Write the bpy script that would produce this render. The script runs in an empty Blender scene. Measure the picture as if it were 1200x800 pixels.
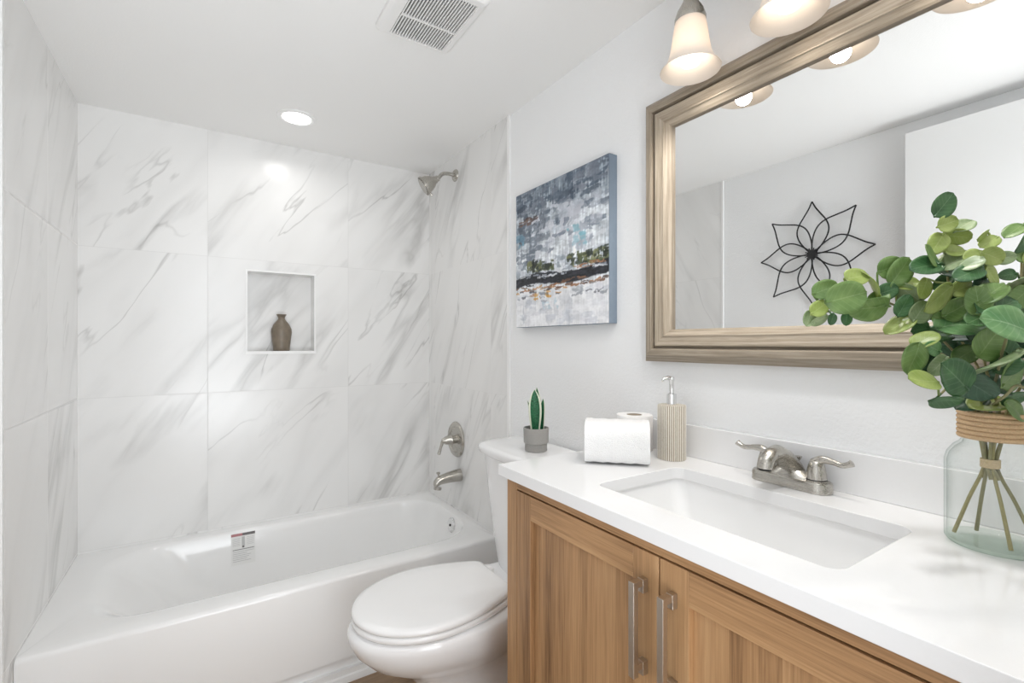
import bpy, bmesh, math, random
import numpy as np
from mathutils import Vector, Matrix
S = bpy.context.scene
COL = S.collection
R = math.radians
PI = math.pi

# ------------------------------------------------------------------ camera
CAM = Vector((0.4346, -2.5683, 1.2415))
YAW = 0.5717
FPX = 558.35
cd = bpy.data.cameras.new('camera')
cd.sensor_width = 36.0
cd.lens = FPX / 1200 * 36
cd.shift_y = 1.917 / 1200
cd.clip_start = 0.01
cam = bpy.data.objects.new('camera', cd)
cam.location = CAM
cam.rotation_euler = (PI / 2, 0, -YAW)
COL.objects.link(cam)
S.camera = cam

# ------------------------------------------------------------------ colour management, world, daylight
S.view_settings.view_transform = 'Standard'
S.view_settings.look = 'None'
S.view_settings.gamma = 1.0
S.view_settings.use_curve_mapping = False
S.view_settings.exposure = -0.04
w = bpy.data.worlds.new('world')
S.world = w
w.use_nodes = True
w.node_tree.nodes['Background'].inputs[0].default_value = (0.95, 0.97, 1.0, 1)
w.node_tree.nodes['Background'].inputs[1].default_value = 1.0
S.cycles.max_bounces = 12
S.cycles.diffuse_bounces = 8
S.cycles.glossy_bounces = 6
S.cycles.transmission_bounces = 12
S.cycles.transparent_max_bounces = 12
S.cycles.caustics_reflective = False
S.cycles.caustics_refractive = False
S.cycles.sample_clamp_indirect = 4.0


def area_light(name, loc, rot, sx, sy, power, col=(1, 1, 1), shape='RECTANGLE', spread=180):
    l = bpy.data.lights.new(name, 'AREA')
    l.shape = shape
    l.size = sx
    if shape in ('RECTANGLE', 'ELLIPSE'):
        l.size_y = sy
    l.energy = power
    l.color = col
    l.spread = R(spread)
    o = bpy.data.objects.new(name, l)
    o.location = loc
    o.rotation_euler = rot
    COL.objects.link(o)
    return o


# daylight of the bright hallway that comes in through the open doorway behind the camera, then two added fill lamps
area_light('doorway_daylight', (0.85, -3.35, 1.25), (R(90), 0, 0), 1.3, 2.3, 26, (0.91, 0.96, 1.0))
area_light('hallway_fill', (0.50, -5.6, 1.35), (R(90), 0, 0), 1.6, 2.0, 16, (0.92, 0.965, 1.0))  # added fill lamp far down the hall for flatter falloff, no real window
area_light('hall_up_fill', (0.50, -3.10, 0.60), (R(130), 0, 0), 1.0, 0.5, 8.5, (0.94, 0.975, 1.0), 'RECTANGLE', 100)  # added fill lamp low in the hall, aimed up to brighten the ceiling
LAMP_POWER = 4.5
SHOWER_POWER = 1.2
ROOM_POWER = 3.9

# ------------------------------------------------------------------ room numbers
W = 1.52       # tile face of the right wall
WD = 1.53      # drywall face of the right wall
H = 2.212
YF = -2.60     # inner face of the wall with the doorway
ZC = 0.942     # countertop top

# ------------------------------------------------------------------ material helpers
MATS = {}


def new_mat(name):
    m = bpy.data.materials.new(name)
    m.use_nodes = True
    nt = m.node_tree
    return m, nt, nt.nodes['Principled BSDF']


def N(nt, typ, **kw):
    n = nt.nodes.new(typ)
    for k, v in kw.items():
        if k.startswith('i_'):
            n.inputs[k[2:].replace('_', ' ')].default_value = v
        else:
            setattr(n, k, v)
    return n


def L(nt, a, b):
    nt.links.new(a, b)


def MATH(nt, op, a, b=None, c=None, clamp=False):
    n = nt.nodes.new('ShaderNodeMath')
    n.operation = op
    n.use_clamp = clamp
    for i, x in enumerate((a, b, c)):
        if x is None:
            continue
        if isinstance(x, (int, float)):
            n.inputs[i].default_value = x
        else:
            nt.links.new(x, n.inputs[i])
    return n.outputs[0]


def RAMP(nt, fac, stops, interp='LINEAR'):
    n = nt.nodes.new('ShaderNodeValToRGB')
    n.color_ramp.interpolation = interp
    el = n.color_ramp.elements
    while len(el) > 1:
        el.remove(el[-1])
    el[0].position = stops[0][0]
    el[0].color = (*stops[0][1], 1)
    for p, c in stops[1:]:
        e = el.new(p)
        e.color = (*c, 1)
    nt.links.new(fac, n.inputs[0])
    return n.outputs[0]


def MIX(nt, fac, a, b, mode='MIX'):
    n = nt.nodes.new('ShaderNodeMix')
    n.data_type = 'RGBA'
    n.blend_type = mode
    for sock, x in ((n.inputs[0], fac), (n.inputs[6], a), (n.inputs[7], b)):
        if isinstance(x, (int, float)):
            sock.default_value = x
        elif isinstance(x, tuple):
            sock.default_value = (*x, 1) if len(x) == 3 else x
        else:
            nt.links.new(x, sock)
    return n.outputs[2]


def simple(name, col, rough=0.5, metal=0.0, bump=0.0, bscale=80, var=0.0, spec=0.5, coat=0.0):
    m, nt, b = new_mat(name)
    b.inputs['Base Color'].default_value = (*col, 1)
    b.inputs['Roughness'].default_value = rough
    b.inputs['Metallic'].default_value = metal
    b.inputs['Specular IOR Level'].default_value = spec
    b.inputs['Coat Weight'].default_value = coat
    g = N(nt, 'ShaderNodeNewGeometry')
    n = N(nt, 'ShaderNodeTexNoise')
    n.inputs['Scale'].default_value = bscale
    n.inputs['Detail'].default_value = 3
    L(nt, g.outputs['Position'], n.inputs['Vector'])
    if var:
        c = MIX(nt, n.outputs['Fac'], tuple(x * (1 - var) for x in col), tuple(min(1, x * (1 + var)) for x in col))
        L(nt, c, b.inputs['Base Color'])
    if bump:
        bp = N(nt, 'ShaderNodeBump')
        bp.inputs['Strength'].default_value = bump
        bp.inputs['Distance'].default_value = 0.002
        L(nt, n.outputs['Fac'], bp.inputs['Height'])
        L(nt, bp.outputs['Normal'], b.inputs['Normal'])
    return m


def marble(name, axis, sgn, theta, h0, stretch, strength, dens=0.0):
    """polished white porcelain slab with diagonal grey veins; axis = horizontal world axis, tiles 0.621 m"""
    m, nt, b = new_mat(name)
    g = N(nt, 'ShaderNodeNewGeometry')
    sp = N(nt, 'ShaderNodeSeparateXYZ')
    L(nt, g.outputs['Position'], sp.inputs[0])
    h = MATH(nt, 'MULTIPLY', sp.outputs[axis], sgn)
    z = sp.outputs[2]
    T = 0.621
    th = MATH(nt, 'DIVIDE', MATH(nt, 'SUBTRACT', h, h0), T)
    tz = MATH(nt, 'DIVIDE', MATH(nt, 'SUBTRACT', z, 0.395), T)
    ih = MATH(nt, 'FLOOR', th)
    iz = MATH(nt, 'FLOOR', tz)
    fh = MATH(nt, 'FRACT', th)
    fz = MATH(nt, 'FRACT', tz)
    off = MATH(nt, 'ADD', MATH(nt, 'MULTIPLY', ih, 3.17), MATH(nt, 'MULTIPLY', iz, 7.43))
    ca, sa = math.cos(theta), math.sin(theta)
    along = MATH(nt, 'ADD', MATH(nt, 'MULTIPLY', h, ca), MATH(nt, 'MULTIPLY', z, sa))
    across = MATH(nt, 'ADD', MATH(nt, 'MULTIPLY', h, -sa), MATH(nt, 'MULTIPLY', z, ca))

    def vein(sx, sy, seed, detail, dist, width, sharp=1.0):
        cv = N(nt, 'ShaderNodeCombineXYZ')
        L(nt, MATH(nt, 'MULTIPLY', across, sx), cv.inputs[0])
        L(nt, MATH(nt, 'MULTIPLY', along, sy), cv.inputs[1])
        L(nt, MATH(nt, 'ADD', off, seed), cv.inputs[2])
        n = N(nt, 'ShaderNodeTexNoise')
        n.inputs['Scale'].default_value = 1.0
        n.inputs['Detail'].default_value = detail
        n.inputs['Roughness'].default_value = 0.50
        n.inputs['Distortion'].default_value = dist
        L(nt, cv.outputs[0], n.inputs['Vector'])
        d = MATH(nt, 'ABSOLUTE', MATH(nt, 'SUBTRACT', n.outputs['Fac'], 0.5))
        v = MATH(nt, 'SUBTRACT', 1.0, MATH(nt, 'DIVIDE', d, width), clamp=True)
        return MATH(nt, 'POWER', v, sharp)

    def mask(sx, sy, seed, lo, hi):
        cv = N(nt, 'ShaderNodeCombineXYZ')
        L(nt, MATH(nt, 'MULTIPLY', across, sx), cv.inputs[0])
        L(nt, MATH(nt, 'MULTIPLY', along, sy), cv.inputs[1])
        L(nt, MATH(nt, 'ADD', off, seed), cv.inputs[2])
        n = N(nt, 'ShaderNodeTexNoise')
        n.inputs['Scale'].default_value = 1.0
        n.inputs['Detail'].default_value = 2
        L(nt, cv.outputs[0], n.inputs['Vector'])
        mr = N(nt, 'ShaderNodeMapRange')
        mr.inputs[1].default_value = lo
        mr.inputs[2].default_value = hi
        L(nt, n.outputs['Fac'], mr.inputs[0])
        return mr.outputs[0]

    fine = MATH(nt, 'MULTIPLY', vein(4.6 * stretch, 0.95, 1.3, 4, 0.42, 0.016, 1.2), mask(4.2, 1.7, 11.0, 0.50 - dens, 0.66 - dens))
    soft = MATH(nt, 'MULTIPLY', vein(4.2 * stretch, 0.85, 4.1, 4, 0.40, 0.070, 1.5), mask(3.6, 1.4, 23.0, 0.49 - dens, 0.68 - dens))
    haze = MATH(nt, 'MULTIPLY', vein(2.6 * stretch, 0.7, 9.7, 3, 0.3, 0.11, 1.5), 0.22)
    tot = MATH(nt, 'ADD', MATH(nt, 'MULTIPLY', fine, 0.55), MATH(nt, 'ADD', MATH(nt, 'MULTIPLY', soft, 0.55), MATH(nt, 'MULTIPLY', haze, 0.45)))
    tot = MATH(nt, 'MULTIPLY', tot, strength, clamp=True)
    col = MIX(nt, tot, (0.81, 0.806, 0.798), (0.39, 0.385, 0.376))
    # grout joints
    eh = MATH(nt, 'MINIMUM', fh, MATH(nt, 'SUBTRACT', 1.0, fh))
    ez = MATH(nt, 'MINIMUM', fz, MATH(nt, 'SUBTRACT', 1.0, fz))
    e = MATH(nt, 'MINIMUM', eh, ez)
    gr = MATH(nt, 'LESS_THAN', e, 0.0020)
    col = MIX(nt, MATH(nt, 'MULTIPLY', gr, 0.6), col, (0.62, 0.615, 0.605))
    L(nt, col, b.inputs['Base Color'])
    rg = MATH(nt, 'ADD', MATH(nt, 'MULTIPLY', gr, 0.4), 0.24)
    L(nt, rg, b.inputs['Roughness'])
    return m


def wood(name, axis, cols, scale=1.0, rough=0.45, cross=14.0, along=0.9, bump=0.15, seed=0.0, knots=0.0, line=0.0):
    """streaky timber with the grain along a world axis"""
    m, nt, b = new_mat(name)
    g = N(nt, 'ShaderNodeNewGeometry')
    mp = N(nt, 'ShaderNodeMapping')
    sc = [cross * scale] * 3
    sc[axis] = along * scale
    mp.inputs['Scale'].default_value = sc
    mp.inputs['Location'].default_value = (seed, seed * 1.7, seed * 0.6)
    L(nt, g.outputs['Position'], mp.inputs['Vector'])
    n1 = N(nt, 'ShaderNodeTexNoise')
    n1.inputs['Scale'].default_value = 1.0
    n1.inputs['Detail'].default_value = 5
    n1.inputs['Roughness'].default_value = 0.55
    n1.inputs['Distortion'].default_value = 0.35
    L(nt, mp.outputs[0], n1.inputs['Vector'])
    mp2 = N(nt, 'ShaderNodeMapping')
    sc2 = [cross * 14 * scale] * 3
    sc2[axis] = along * 5 * scale
    mp2.inputs['Scale'].default_value = sc2
    L(nt, g.outputs['Position'], mp2.inputs['Vector'])
    n2 = N(nt, 'ShaderNodeTexNoise')
    n2.inputs['Scale'].default_value = 1.0
    n2.inputs['Detail'].default_value = 4
    n2.inputs['Roughness'].default_value = 0.6
    L(nt, mp2.outputs[0], n2.inputs['Vector'])
    f = MATH(nt, 'ADD', MATH(nt, 'MULTIPLY', n1.outputs['Fac'], 0.58), MATH(nt, 'MULTIPLY', n2.outputs['Fac'], 0.42))
    if line:      # boards of slightly different tone laid side by side
        spx = N(nt, 'ShaderNodeSeparateXYZ')
        L(nt, g.outputs['Position'], spx.inputs[0])
        wn = N(nt, 'ShaderNodeTexWhiteNoise')
        wn.noise_dimensions = '1D'
        L(nt, MATH(nt, 'FLOOR', MATH(nt, 'MULTIPLY', spx.outputs[1 if axis == 2 else 2], line)), wn.inputs['W'])
        f = MATH(nt, 'ADD', f, MATH(nt, 'MULTIPLY', MATH(nt, 'SUBTRACT', wn.outputs['Value'], 0.5), 0.13))
    col = RAMP(nt, f, cols)
    if knots:
        n3 = N(nt, 'ShaderNodeTexVoronoi')
        n3.inputs['Scale'].default_value = 1.0
        mp3 = N(nt, 'ShaderNodeMapping')
        s3 = [9.0] * 3
        s3[axis] = 3.2
        mp3.inputs['Scale'].default_value = s3
        L(nt, g.outputs['Position'], mp3.inputs['Vector'])
        L(nt, mp3.outputs[0], n3.inputs['Vector'])
        k = MATH(nt, 'SUBTRACT', 1.0, MATH(nt, 'DIVIDE', n3.outputs['Distance'], 0.13), clamp=True)
        col = MIX(nt, MATH(nt, 'MULTIPLY', k, knots), col, cols[0][1])
    L(nt, col, b.inputs['Base Color'])
    b.inputs['Roughness'].default_value = rough
    bp = N(nt, 'ShaderNodeBump')
    bp.inputs['Strength'].default_value = bump
    bp.inputs['Distance'].default_value = 0.001
    L(nt, n2.outputs['Fac'], bp.inputs['Height'])
    L(nt, bp.outputs['Normal'], b.inputs['Normal'])
    return m


def planks(name):
    m, nt, b = new_mat(name)
    g = N(nt, 'ShaderNodeNewGeometry')
    br = N(nt, 'ShaderNodeTexBrick')
    br.offset = 0.37
    br.inputs['Scale'].default_value = 1.0
    br.inputs['Brick Width'].default_value = 1.2
    br.inputs['Row Height'].default_value = 0.15
    br.inputs['Mortar Size'].default_value = 0.0012
    br.inputs['Mortar'].default_value = (0.06, 0.04, 0.025, 1)
    br.inputs['Color1'].default_value = (0.26, 0.17, 0.10, 1)
    br.inputs['Color2'].default_value = (0.34, 0.235, 0.15, 1)
    L(nt, g.outputs['Position'], br.inputs['Vector'])
    mp = N(nt, 'ShaderNodeMapping')
    mp.inputs['Scale'].default_value = (2.5, 45, 45)
    L(nt, g.outputs['Position'], mp.inputs['Vector'])
    n = N(nt, 'ShaderNodeTexNoise')
    n.inputs['Scale'].default_value = 1.0
    n.inputs['Detail'].default_value = 5
    L(nt, mp.outputs[0], n.inputs['Vector'])
    c = MIX(nt, 0.55, br.outputs['Color'], RAMP(nt, n.outputs['Fac'], [(0.3, (0.13, 0.08, 0.045)), (0.7, (0.42, 0.29, 0.18))]))
    L(nt, c, b.inputs['Base Color'])
    b.inputs['Roughness'].default_value = 0.4
    return m


def brushed(name, col, rough=0.3, axis=2):
    m, nt, b = new_mat(name)
    b.inputs['Metallic'].default_value = 1.0
    g = N(nt, 'ShaderNodeNewGeometry')
    mp = N(nt, 'ShaderNodeMapping')
    s = [900] * 3
    s[axis] = 30
    mp.inputs['Scale'].default_value = s
    L(nt, g.outputs['Position'], mp.inputs['Vector'])
    n = N(nt, 'ShaderNodeTexNoise')
    n.inputs['Scale'].default_value = 1.0
    L(nt, mp.outputs[0], n.inputs['Vector'])
    L(nt, MIX(nt, n.outputs['Fac'], tuple(c * 0.95 for c in col), tuple(min(1, c * 1.05) for c in col)), b.inputs['Base Color'])
    L(nt, MATH(nt, 'ADD', MATH(nt, 'MULTIPLY', n.outputs['Fac'], 0.06), rough - 0.03), b.inputs['Roughness'])
    return m


def emissive(name, col, strength):
    m, nt, b = new_mat(name)
    b.inputs['Base Color'].default_value = (*col, 1)
    b.inputs['Emission Color'].default_value = (*col, 1)
    b.inputs['Emission Strength'].default_value = strength
    n = N(nt, 'ShaderNodeTexNoise')
    n.inputs['Scale'].default_value = 5
    L(nt, MATH(nt, 'ADD', MATH(nt, 'MULTIPLY', n.outputs['Fac'], 0.1), 0.4), b.inputs['Roughness'])
    return m


def glass(name, col=(1, 1, 1), rough=0.0, ior=1.45):
    m, nt, b = new_mat(name)
    b.inputs['Base Color'].default_value = (*col, 1)
    b.inputs['Transmission Weight'].default_value = 1.0
    b.inputs['Roughness'].default_value = rough
    b.inputs['IOR'].default_value = ior
    # clear glass lets the light through to what stands behind it
    out = nt.nodes['Material Output']
    n = N(nt, 'ShaderNodeTexNoise')
    n.inputs['Scale'].default_value = 9
    bp = N(nt, 'ShaderNodeBump')
    bp.inputs['Strength'].default_value = 0.02
    L(nt, n.outputs['Fac'], bp.inputs['Height'])
    L(nt, bp.outputs['Normal'], b.inputs['Normal'])
    return m


def thin_glass(name, ca=(0.985, 0.992, 0.988), cb=(0.72, 0.78, 0.75)):
    """clear jar wall: mostly see-through, reflecting more at a grazing angle"""
    m, nt, b = new_mat(name)
    lw = N(nt, 'ShaderNodeLayerWeight')
    lw.inputs['Blend'].default_value = 0.5
    f = MATH(nt, 'POWER', lw.outputs['Facing'], 4.0)
    tr = N(nt, 'ShaderNodeBsdfTransparent')
    L(nt, MIX(nt, f, ca, cb), tr.inputs['Color'])
    gl = N(nt, 'ShaderNodeBsdfGlossy')
    gl.inputs['Roughness'].default_value = 0.02
    mx = N(nt, 'ShaderNodeMixShader')
    L(nt, MATH(nt, 'ADD', 0.025, MATH(nt, 'MULTIPLY', f, 0.45)), mx.inputs[0])
    L(nt, tr.outputs[0], mx.inputs[1])
    L(nt, gl.outputs[0], mx.inputs[2])
    L(nt, mx.outputs[0], nt.nodes['Material Output'].inputs[0])
    return m


def stripes(name, ca, cb, count, cx, cy):
    """ribbed ceramic: stripes around a vertical axis at (cx, cy)"""
    m, nt, b = new_mat(name)
    g = N(nt, 'ShaderNodeNewGeometry')
    sp = N(nt, 'ShaderNodeSeparateXYZ')
    L(nt, g.outputs['Position'], sp.inputs[0])
    a = MATH(nt, 'ARCTAN2', MATH(nt, 'SUBTRACT', sp.outputs[1], cy), MATH(nt, 'SUBTRACT', sp.outputs[0], cx))
    s = MATH(nt, 'SINE', MATH(nt, 'MULTIPLY', a, count))
    n = N(nt, 'ShaderNodeTexNoise')
    n.inputs['Scale'].default_value = 260
    L(nt, g.outputs['Position'], n.inputs['Vector'])
    s2 = MATH(nt, 'ADD', s, MATH(nt, 'MULTIPLY', MATH(nt, 'SUBTRACT', n.outputs['Fac'], 0.5), 0.9))
    f = MATH(nt, 'ADD', MATH(nt, 'MULTIPLY', s2, 1.4), 0.45, clamp=True)
    L(nt, MIX(nt, f, ca, cb), b.inputs['Base Color'])
    b.inputs['Roughness'].default_value = 0.7
    return m


M_wall = simple('white wall paint', (0.875, 0.88, 0.885), 0.65, bump=0.7, bscale=150)
M_ceil = simple('white ceiling paint', (0.85, 0.848, 0.84), 0.7, bump=0.25, bscale=160)
M_trimw = simple('white trim', (0.84, 0.84, 0.835), 0.35)
M_doorw = simple('white door paint', (0.79, 0.79, 0.785), 0.4, bump=0.03)
M_back = marble('marble tile back', 0, 1, R(55), 0.4435 - 0.621, 1.0, 1.0, 0.012)
M_left = marble('marble tile left', 1, 1, R(62), -0.432 - 0.621, 1.1, 0.9, 0.035)
M_right = marble('marble tile right', 1, -1, R(62), 0.085, 1.1, 0.9, 0.035)
M_floor = planks('brown wood plank floor')
M_tub = simple('white tub enamel', (0.865, 0.865, 0.862), 0.14, coat=0.3)
M_porc = simple('white porcelain', (0.87, 0.87, 0.875), 0.09, coat=0.4)
M_seat = simple('white seat plastic', (0.88, 0.88, 0.88), 0.22)
M_quartz = simple('white quartz', (0.80, 0.80, 0.805), 0.13, var=0.012, bscale=300)
M_sink = simple('white sink porcelain', (0.84, 0.84, 0.84), 0.12)
OAK = [(0.30, (0.165, 0.083, 0.036)), (0.40, (0.30, 0.165, 0.075)), (0.52, (0.43, 0.245, 0.115)), (0.70, (0.56, 0.345, 0.175))]
M_oakz = wood('oak vertical grain', 2, OAK, cross=22, along=1.3, knots=0.75, line=13.0)
M_oaky = wood('oak horizontal grain', 1, OAK, cross=24, along=1.6, seed=3.1, knots=0.5, line=31.0)
M_oakd = simple('dark cabinet interior', (0.03, 0.018, 0.01), 0.8)
FR = [(0.32, (0.17, 0.135, 0.097)), (0.5, (0.295, 0.245, 0.185)), (0.68, (0.44, 0.38, 0.305))]
M_frz = wood('driftwood frame vertical', 2, FR, cross=170, along=5, rough=0.55, bump=0.4)
M_fry = wood('driftwood frame horizontal', 1, FR, cross=170, along=5, rough=0.55, bump=0.4, seed=5)
FR2 = [(c0, tuple(min(1, x * 1.3 + .012) for x in col_)) for c0, col_ in FR]
M_frzl = wood('driftwood frame vertical pale', 2, FR2, cross=170, along=5, rough=0.5, bump=0.3)
M_fryl = wood('driftwood frame horizontal pale', 1, FR2, cross=170, along=5, rough=0.5, bump=0.3, seed=5)
M_nickel = brushed('brushed nickel', (0.50, 0.48, 0.44), 0.27)
M_nickelx = brushed('brushed nickel across', (0.50, 0.48, 0.44), 0.27, axis=1)
M_handle = brushed('satin nickel pull', (0.58, 0.53, 0.47), 0.34)
M_chrome = simple('polished chrome', (0.8, 0.8, 0.8), 0.08, metal=1.0)
M_dark = simple('dark gap', (0.015, 0.014, 0.013), 0.8)
M_fan = simple('white fan plastic', (0.80, 0.795, 0.785), 0.35)
M_bulb = emissive('lit bulb', (1.0, 0.92, 0.81), 2.8)
M_lens = emissive('lit downlight lens', (1.0, 0.98, 0.94), 7.0)
M_black = simple('black metal wire', (0.012, 0.012, 0.013), 0.45)
M_cside = simple('canvas edge blue grey', (0.20, 0.25, 0.31), 0.7, var=0.08, bscale=60)
M_terry = simple('white terry cloth', (0.86, 0.86, 0.86), 0.95, bump=1.0, bscale=420, spec=0.1)
M_paper = simple('white tissue paper', (0.83, 0.82, 0.81), 0.9, bump=0.2, bscale=200, spec=0.1)
M_card = simple('cardboard core', (0.45, 0.38, 0.30), 0.9)
M_pot = simple('grey concrete pot', (0.34, 0.335, 0.32), 0.8, bump=0.2, bscale=300, var=0.1)
M_soil = simple('dark soil', (0.02, 0.016, 0.012), 0.95, bump=1, bscale=300)
M_niche = simple('brown glazed stoneware', (0.19, 0.155, 0.115), 0.42, var=0.35, bscale=38, bump=0.2)
M_glass = thin_glass('clear glass')
M_gbase = thin_glass('thick greenish glass', (0.955, 0.98, 0.965), (0.52, 0.66, 0.56))
M_mirror = simple('mirror silver', (0.90, 0.905, 0.90), 0.0, metal=1.0)
M_rope = simple('jute rope', (0.60, 0.42, 0.25), 0.9, var=0.25, bscale=500, bump=0.8)
M_twine = simple('pale twine', (0.60, 0.48, 0.30), 0.9, var=0.2, bscale=500)
M_stem = simple('olive stem', (0.25, 0.235, 0.12), 0.6, var=0.25, bscale=150)
M_stemy = simple('yellow green stem', (0.29, 0.26, 0.115), 0.6, var=0.2, bscale=150)
M_sticker = simple('paper sticker', (0.78, 0.78, 0.77), 0.5)
M_ink = simple('grey ink', (0.50, 0.50, 0.50), 0.6)
M_inkd = simple('dark ink', (0.16, 0.15, 0.15), 0.6)
M_inkr = simple('red ink', (0.42, 0.19, 0.20), 0.6)
M_disp = stripes('striped ceramic', (0.30, 0.24, 0.165), (0.80, 0.77, 0.70), 44, 1.453, -1.752)


def shade_mat():
    m, nt, b = new_mat('frosted glass shade')
    b.inputs['Base Color'].default_value = (0.90, 0.865, 0.82, 1)
    b.inputs['Roughness'].default_value = 0.35
    tr = N(nt, 'ShaderNodeBsdfTranslucent')
    tr.inputs['Color'].default_value = (0.97, 0.89, 0.81, 1)
    n = N(nt, 'ShaderNodeTexNoise')
    n.inputs['Scale'].default_value = 60
    bp = N(nt, 'ShaderNodeBump')
    bp.inputs['Strength'].default_value = 0.05
    L(nt, n.outputs['Fac'], bp.inputs['Height'])
    L(nt, bp.outputs['Normal'], b.inputs['Normal'])
    mx = N(nt, 'ShaderNodeMixShader')
    mx.inputs[0].default_value = 0.42
    L(nt, b.outputs[0], mx.inputs[1])
    L(nt, tr.outputs[0], mx.inputs[2])
    L(nt, mx.outputs[0], nt.nodes['Material Output'].inputs[0])
    return m


M_shade = shade_mat()

# ------------------------------------------------------------------ object helpers
BASE = {}


def thing(name, label, cat, loc=(0, 0, 0), group=None):
    o = bpy.data.objects.new(name, None)
    o.empty_display_size = 0.05
    COL.objects.link(o)
    o.location = loc
    BASE[o.name] = Vector(loc)
    tag(o, label, cat, group)
    return o


def tag(o, label, cat, group=None):
    o['label'] = label
    o['category'] = cat
    if group:
        o['group'] = group
    return o


def obj(name, bm, mat, parent=None, smooth=False, bevel=0, seg=2, sub=0, solid=0, angle=40):
    """links a bmesh built in world coordinates as ONE object (child of parent)"""
    base = BASE[parent.name] if parent else Vector((0, 0, 0))
    bmesh.ops.recalc_face_normals(bm, faces=bm.faces)
    if base.length:
        bmesh.ops.translate(bm, verts=bm.verts, vec=-base)
    me = bpy.data.meshes.new(name)
    bm.to_mesh(me)
    bm.free()
    for mt in (mat if isinstance(mat, (list, tuple)) else [mat]):
        me.materials.append(mt)
    o = bpy.data.objects.new(name, me)
    COL.objects.link(o)
    if parent:
        o.parent = parent
    BASE[o.name] = base
    if smooth:
        for p in me.polygons:
            p.use_smooth = True
    if solid:
        md = o.modifiers.new('solid', 'SOLIDIFY')
        md.thickness = solid
        md.offset = 0
    if bevel:
        md = o.modifiers.new('bevel', 'BEVEL')
        md.width = bevel
        md.segments = seg
        md.limit_method = 'ANGLE'
        md.angle_limit = R(35)
        md.harden_normals = True
        for p in me.polygons:
            p.use_smooth = True
    if sub:
        md = o.modifiers.new('sub', 'SUBSURF')
        md.levels = sub
        md.render_levels = sub
    if smooth and not sub:
        try:
            me.set_sharp_from_angle(angle=R(angle))
        except Exception:
            pass
    return o


def struct(name, bm, mat, parent=None, **kw):
    o = obj(name, bm, mat, parent, **kw)
    if not parent:
        o['kind'] = 'structure'
    return o


def B():
    return bmesh.new()


def box(bm, x0, x1, y0, y1, z0, z1):
    v = [bm.verts.new((x, y, z)) for x in (x0, x1) for y in (y0, y1) for z in (z0, z1)]
    for f in ((0, 1, 3, 2), (4, 6, 7, 5), (0, 4, 5, 1), (2, 3, 7, 6), (0, 2, 6, 4), (1, 5, 7, 3)):
        bm.faces.new([v[i] for i in f])
    return bm


def loft(bm, rings, cap0=True, cap1=True, closed=True):
    vs = [[bm.verts.new(p) for p in r] for r in rings]
    n = len(vs[0])
    for a, b in zip(vs[:-1], vs[1:]):
        for i in range(n if closed else n - 1):
            j = (i + 1) % n
            bm.faces.new((a[i], a[j], b[j], b[i]))
    if cap0:
        bm.faces.new(vs[0])
    if cap1:
        bm.faces.new(vs[-1][::-1])
    return vs


def lathe(bm, prof, c, axis=Vector((0, 0, 1)), n=40, cap0=True, cap1=True):
    """prof = [(radius, height)] about an axis through c"""
    axis = Vector(axis).normalized()
    a = axis.orthogonal().normalized()
    b = axis.cross(a)
    c = Vector(c)
    rings = [[c + axis * h + a * (r * math.cos(2 * PI * i / n)) + b * (r * math.sin(2 * PI * i / n)) for i in range(n)] for r, h in prof]
    return loft(bm, rings, cap0, cap1)


def tube(bm, pts, rad, n=12, cap=True, closed=False):
    pts = [Vector(p) for p in pts]
    if not isinstance(rad, (list, tuple)):
        rad = [rad] * len(pts)
    rings = []
    ref = None
    m = len(pts)
    for i, p in enumerate(pts):
        if closed:
            t = (pts[(i + 1) % m] - pts[(i - 1) % m]).normalized()
        else:
            t = (pts[min(i + 1, m - 1)] - pts[max(i - 1, 0)]).normalized()
        if ref is None:
            ref = t.orthogonal().normalized()
        ref = (ref - t * ref.dot(t))
        if ref.length < 1e-6:
            ref = t.orthogonal()
        ref.normalize()
        b = t.cross(ref)
        rings.append([p + ref * (rad[i] * math.cos(2 * PI * k / n)) + b * (rad[i] * math.sin(2 * PI * k / n)) for k in range(n)])
    if closed:
        rings.append(rings[0])
        vs = [[bm.verts.new(q) for q in r] for r in rings[:-1]]
        for i in range(m):
            a, b = vs[i], vs[(i + 1) % m]
            for k in range(n):
                bm.faces.new((a[k], a[(k + 1) % n], b[(k + 1) % n], b[k]))
    else:
        loft(bm, rings, cap, cap)
    return bm


def spline(ctrl, n=8):
    """Catmull-Rom through control points"""
    P = [Vector(c) for c in ctrl]
    P = [P[0] * 2 - P[1]] + P + [P[-1] * 2 - P[-2]]
    out = []
    for i in range(1, len(P) - 2):
        for k in range(n):
            t = k / n
            a, b, c, d = P[i - 1], P[i], P[i + 1], P[i + 2]
            out.append(0.5 * ((2 * b) + (c - a) * t + (2 * a - 5 * b + 4 * c - d) * t * t + (3 * b - a - 3 * c + d) * t ** 3))
    out.append(P[-2])
    return out


def rrect(x0, x1, y0, y1, r, z, n=8, zf=None):
    """rounded rectangle ring"""
    pts = []
    r = min(r, (x1 - x0) / 2 - 1e-4, (y1 - y0) / 2 - 1e-4)
    for cx, cy, a0 in ((x1 - r, y1 - r, 0), (x0 + r, y1 - r, 90), (x0 + r, y0 + r, 180), (x1 - r, y0 + r, 270)):
        for k in range(n + 1):
            a = R(a0 + 90 * k / n)
            pts.append(Vector((cx + r * math.cos(a), cy + r * math.sin(a), z)))
    return pts


# ------------------------------------------------------------------ room shell
NX0, NX1, NZ0, NZ1, ND = 0.602, 0.897, 1.197, 1.582, 0.09   # shower niche


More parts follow.
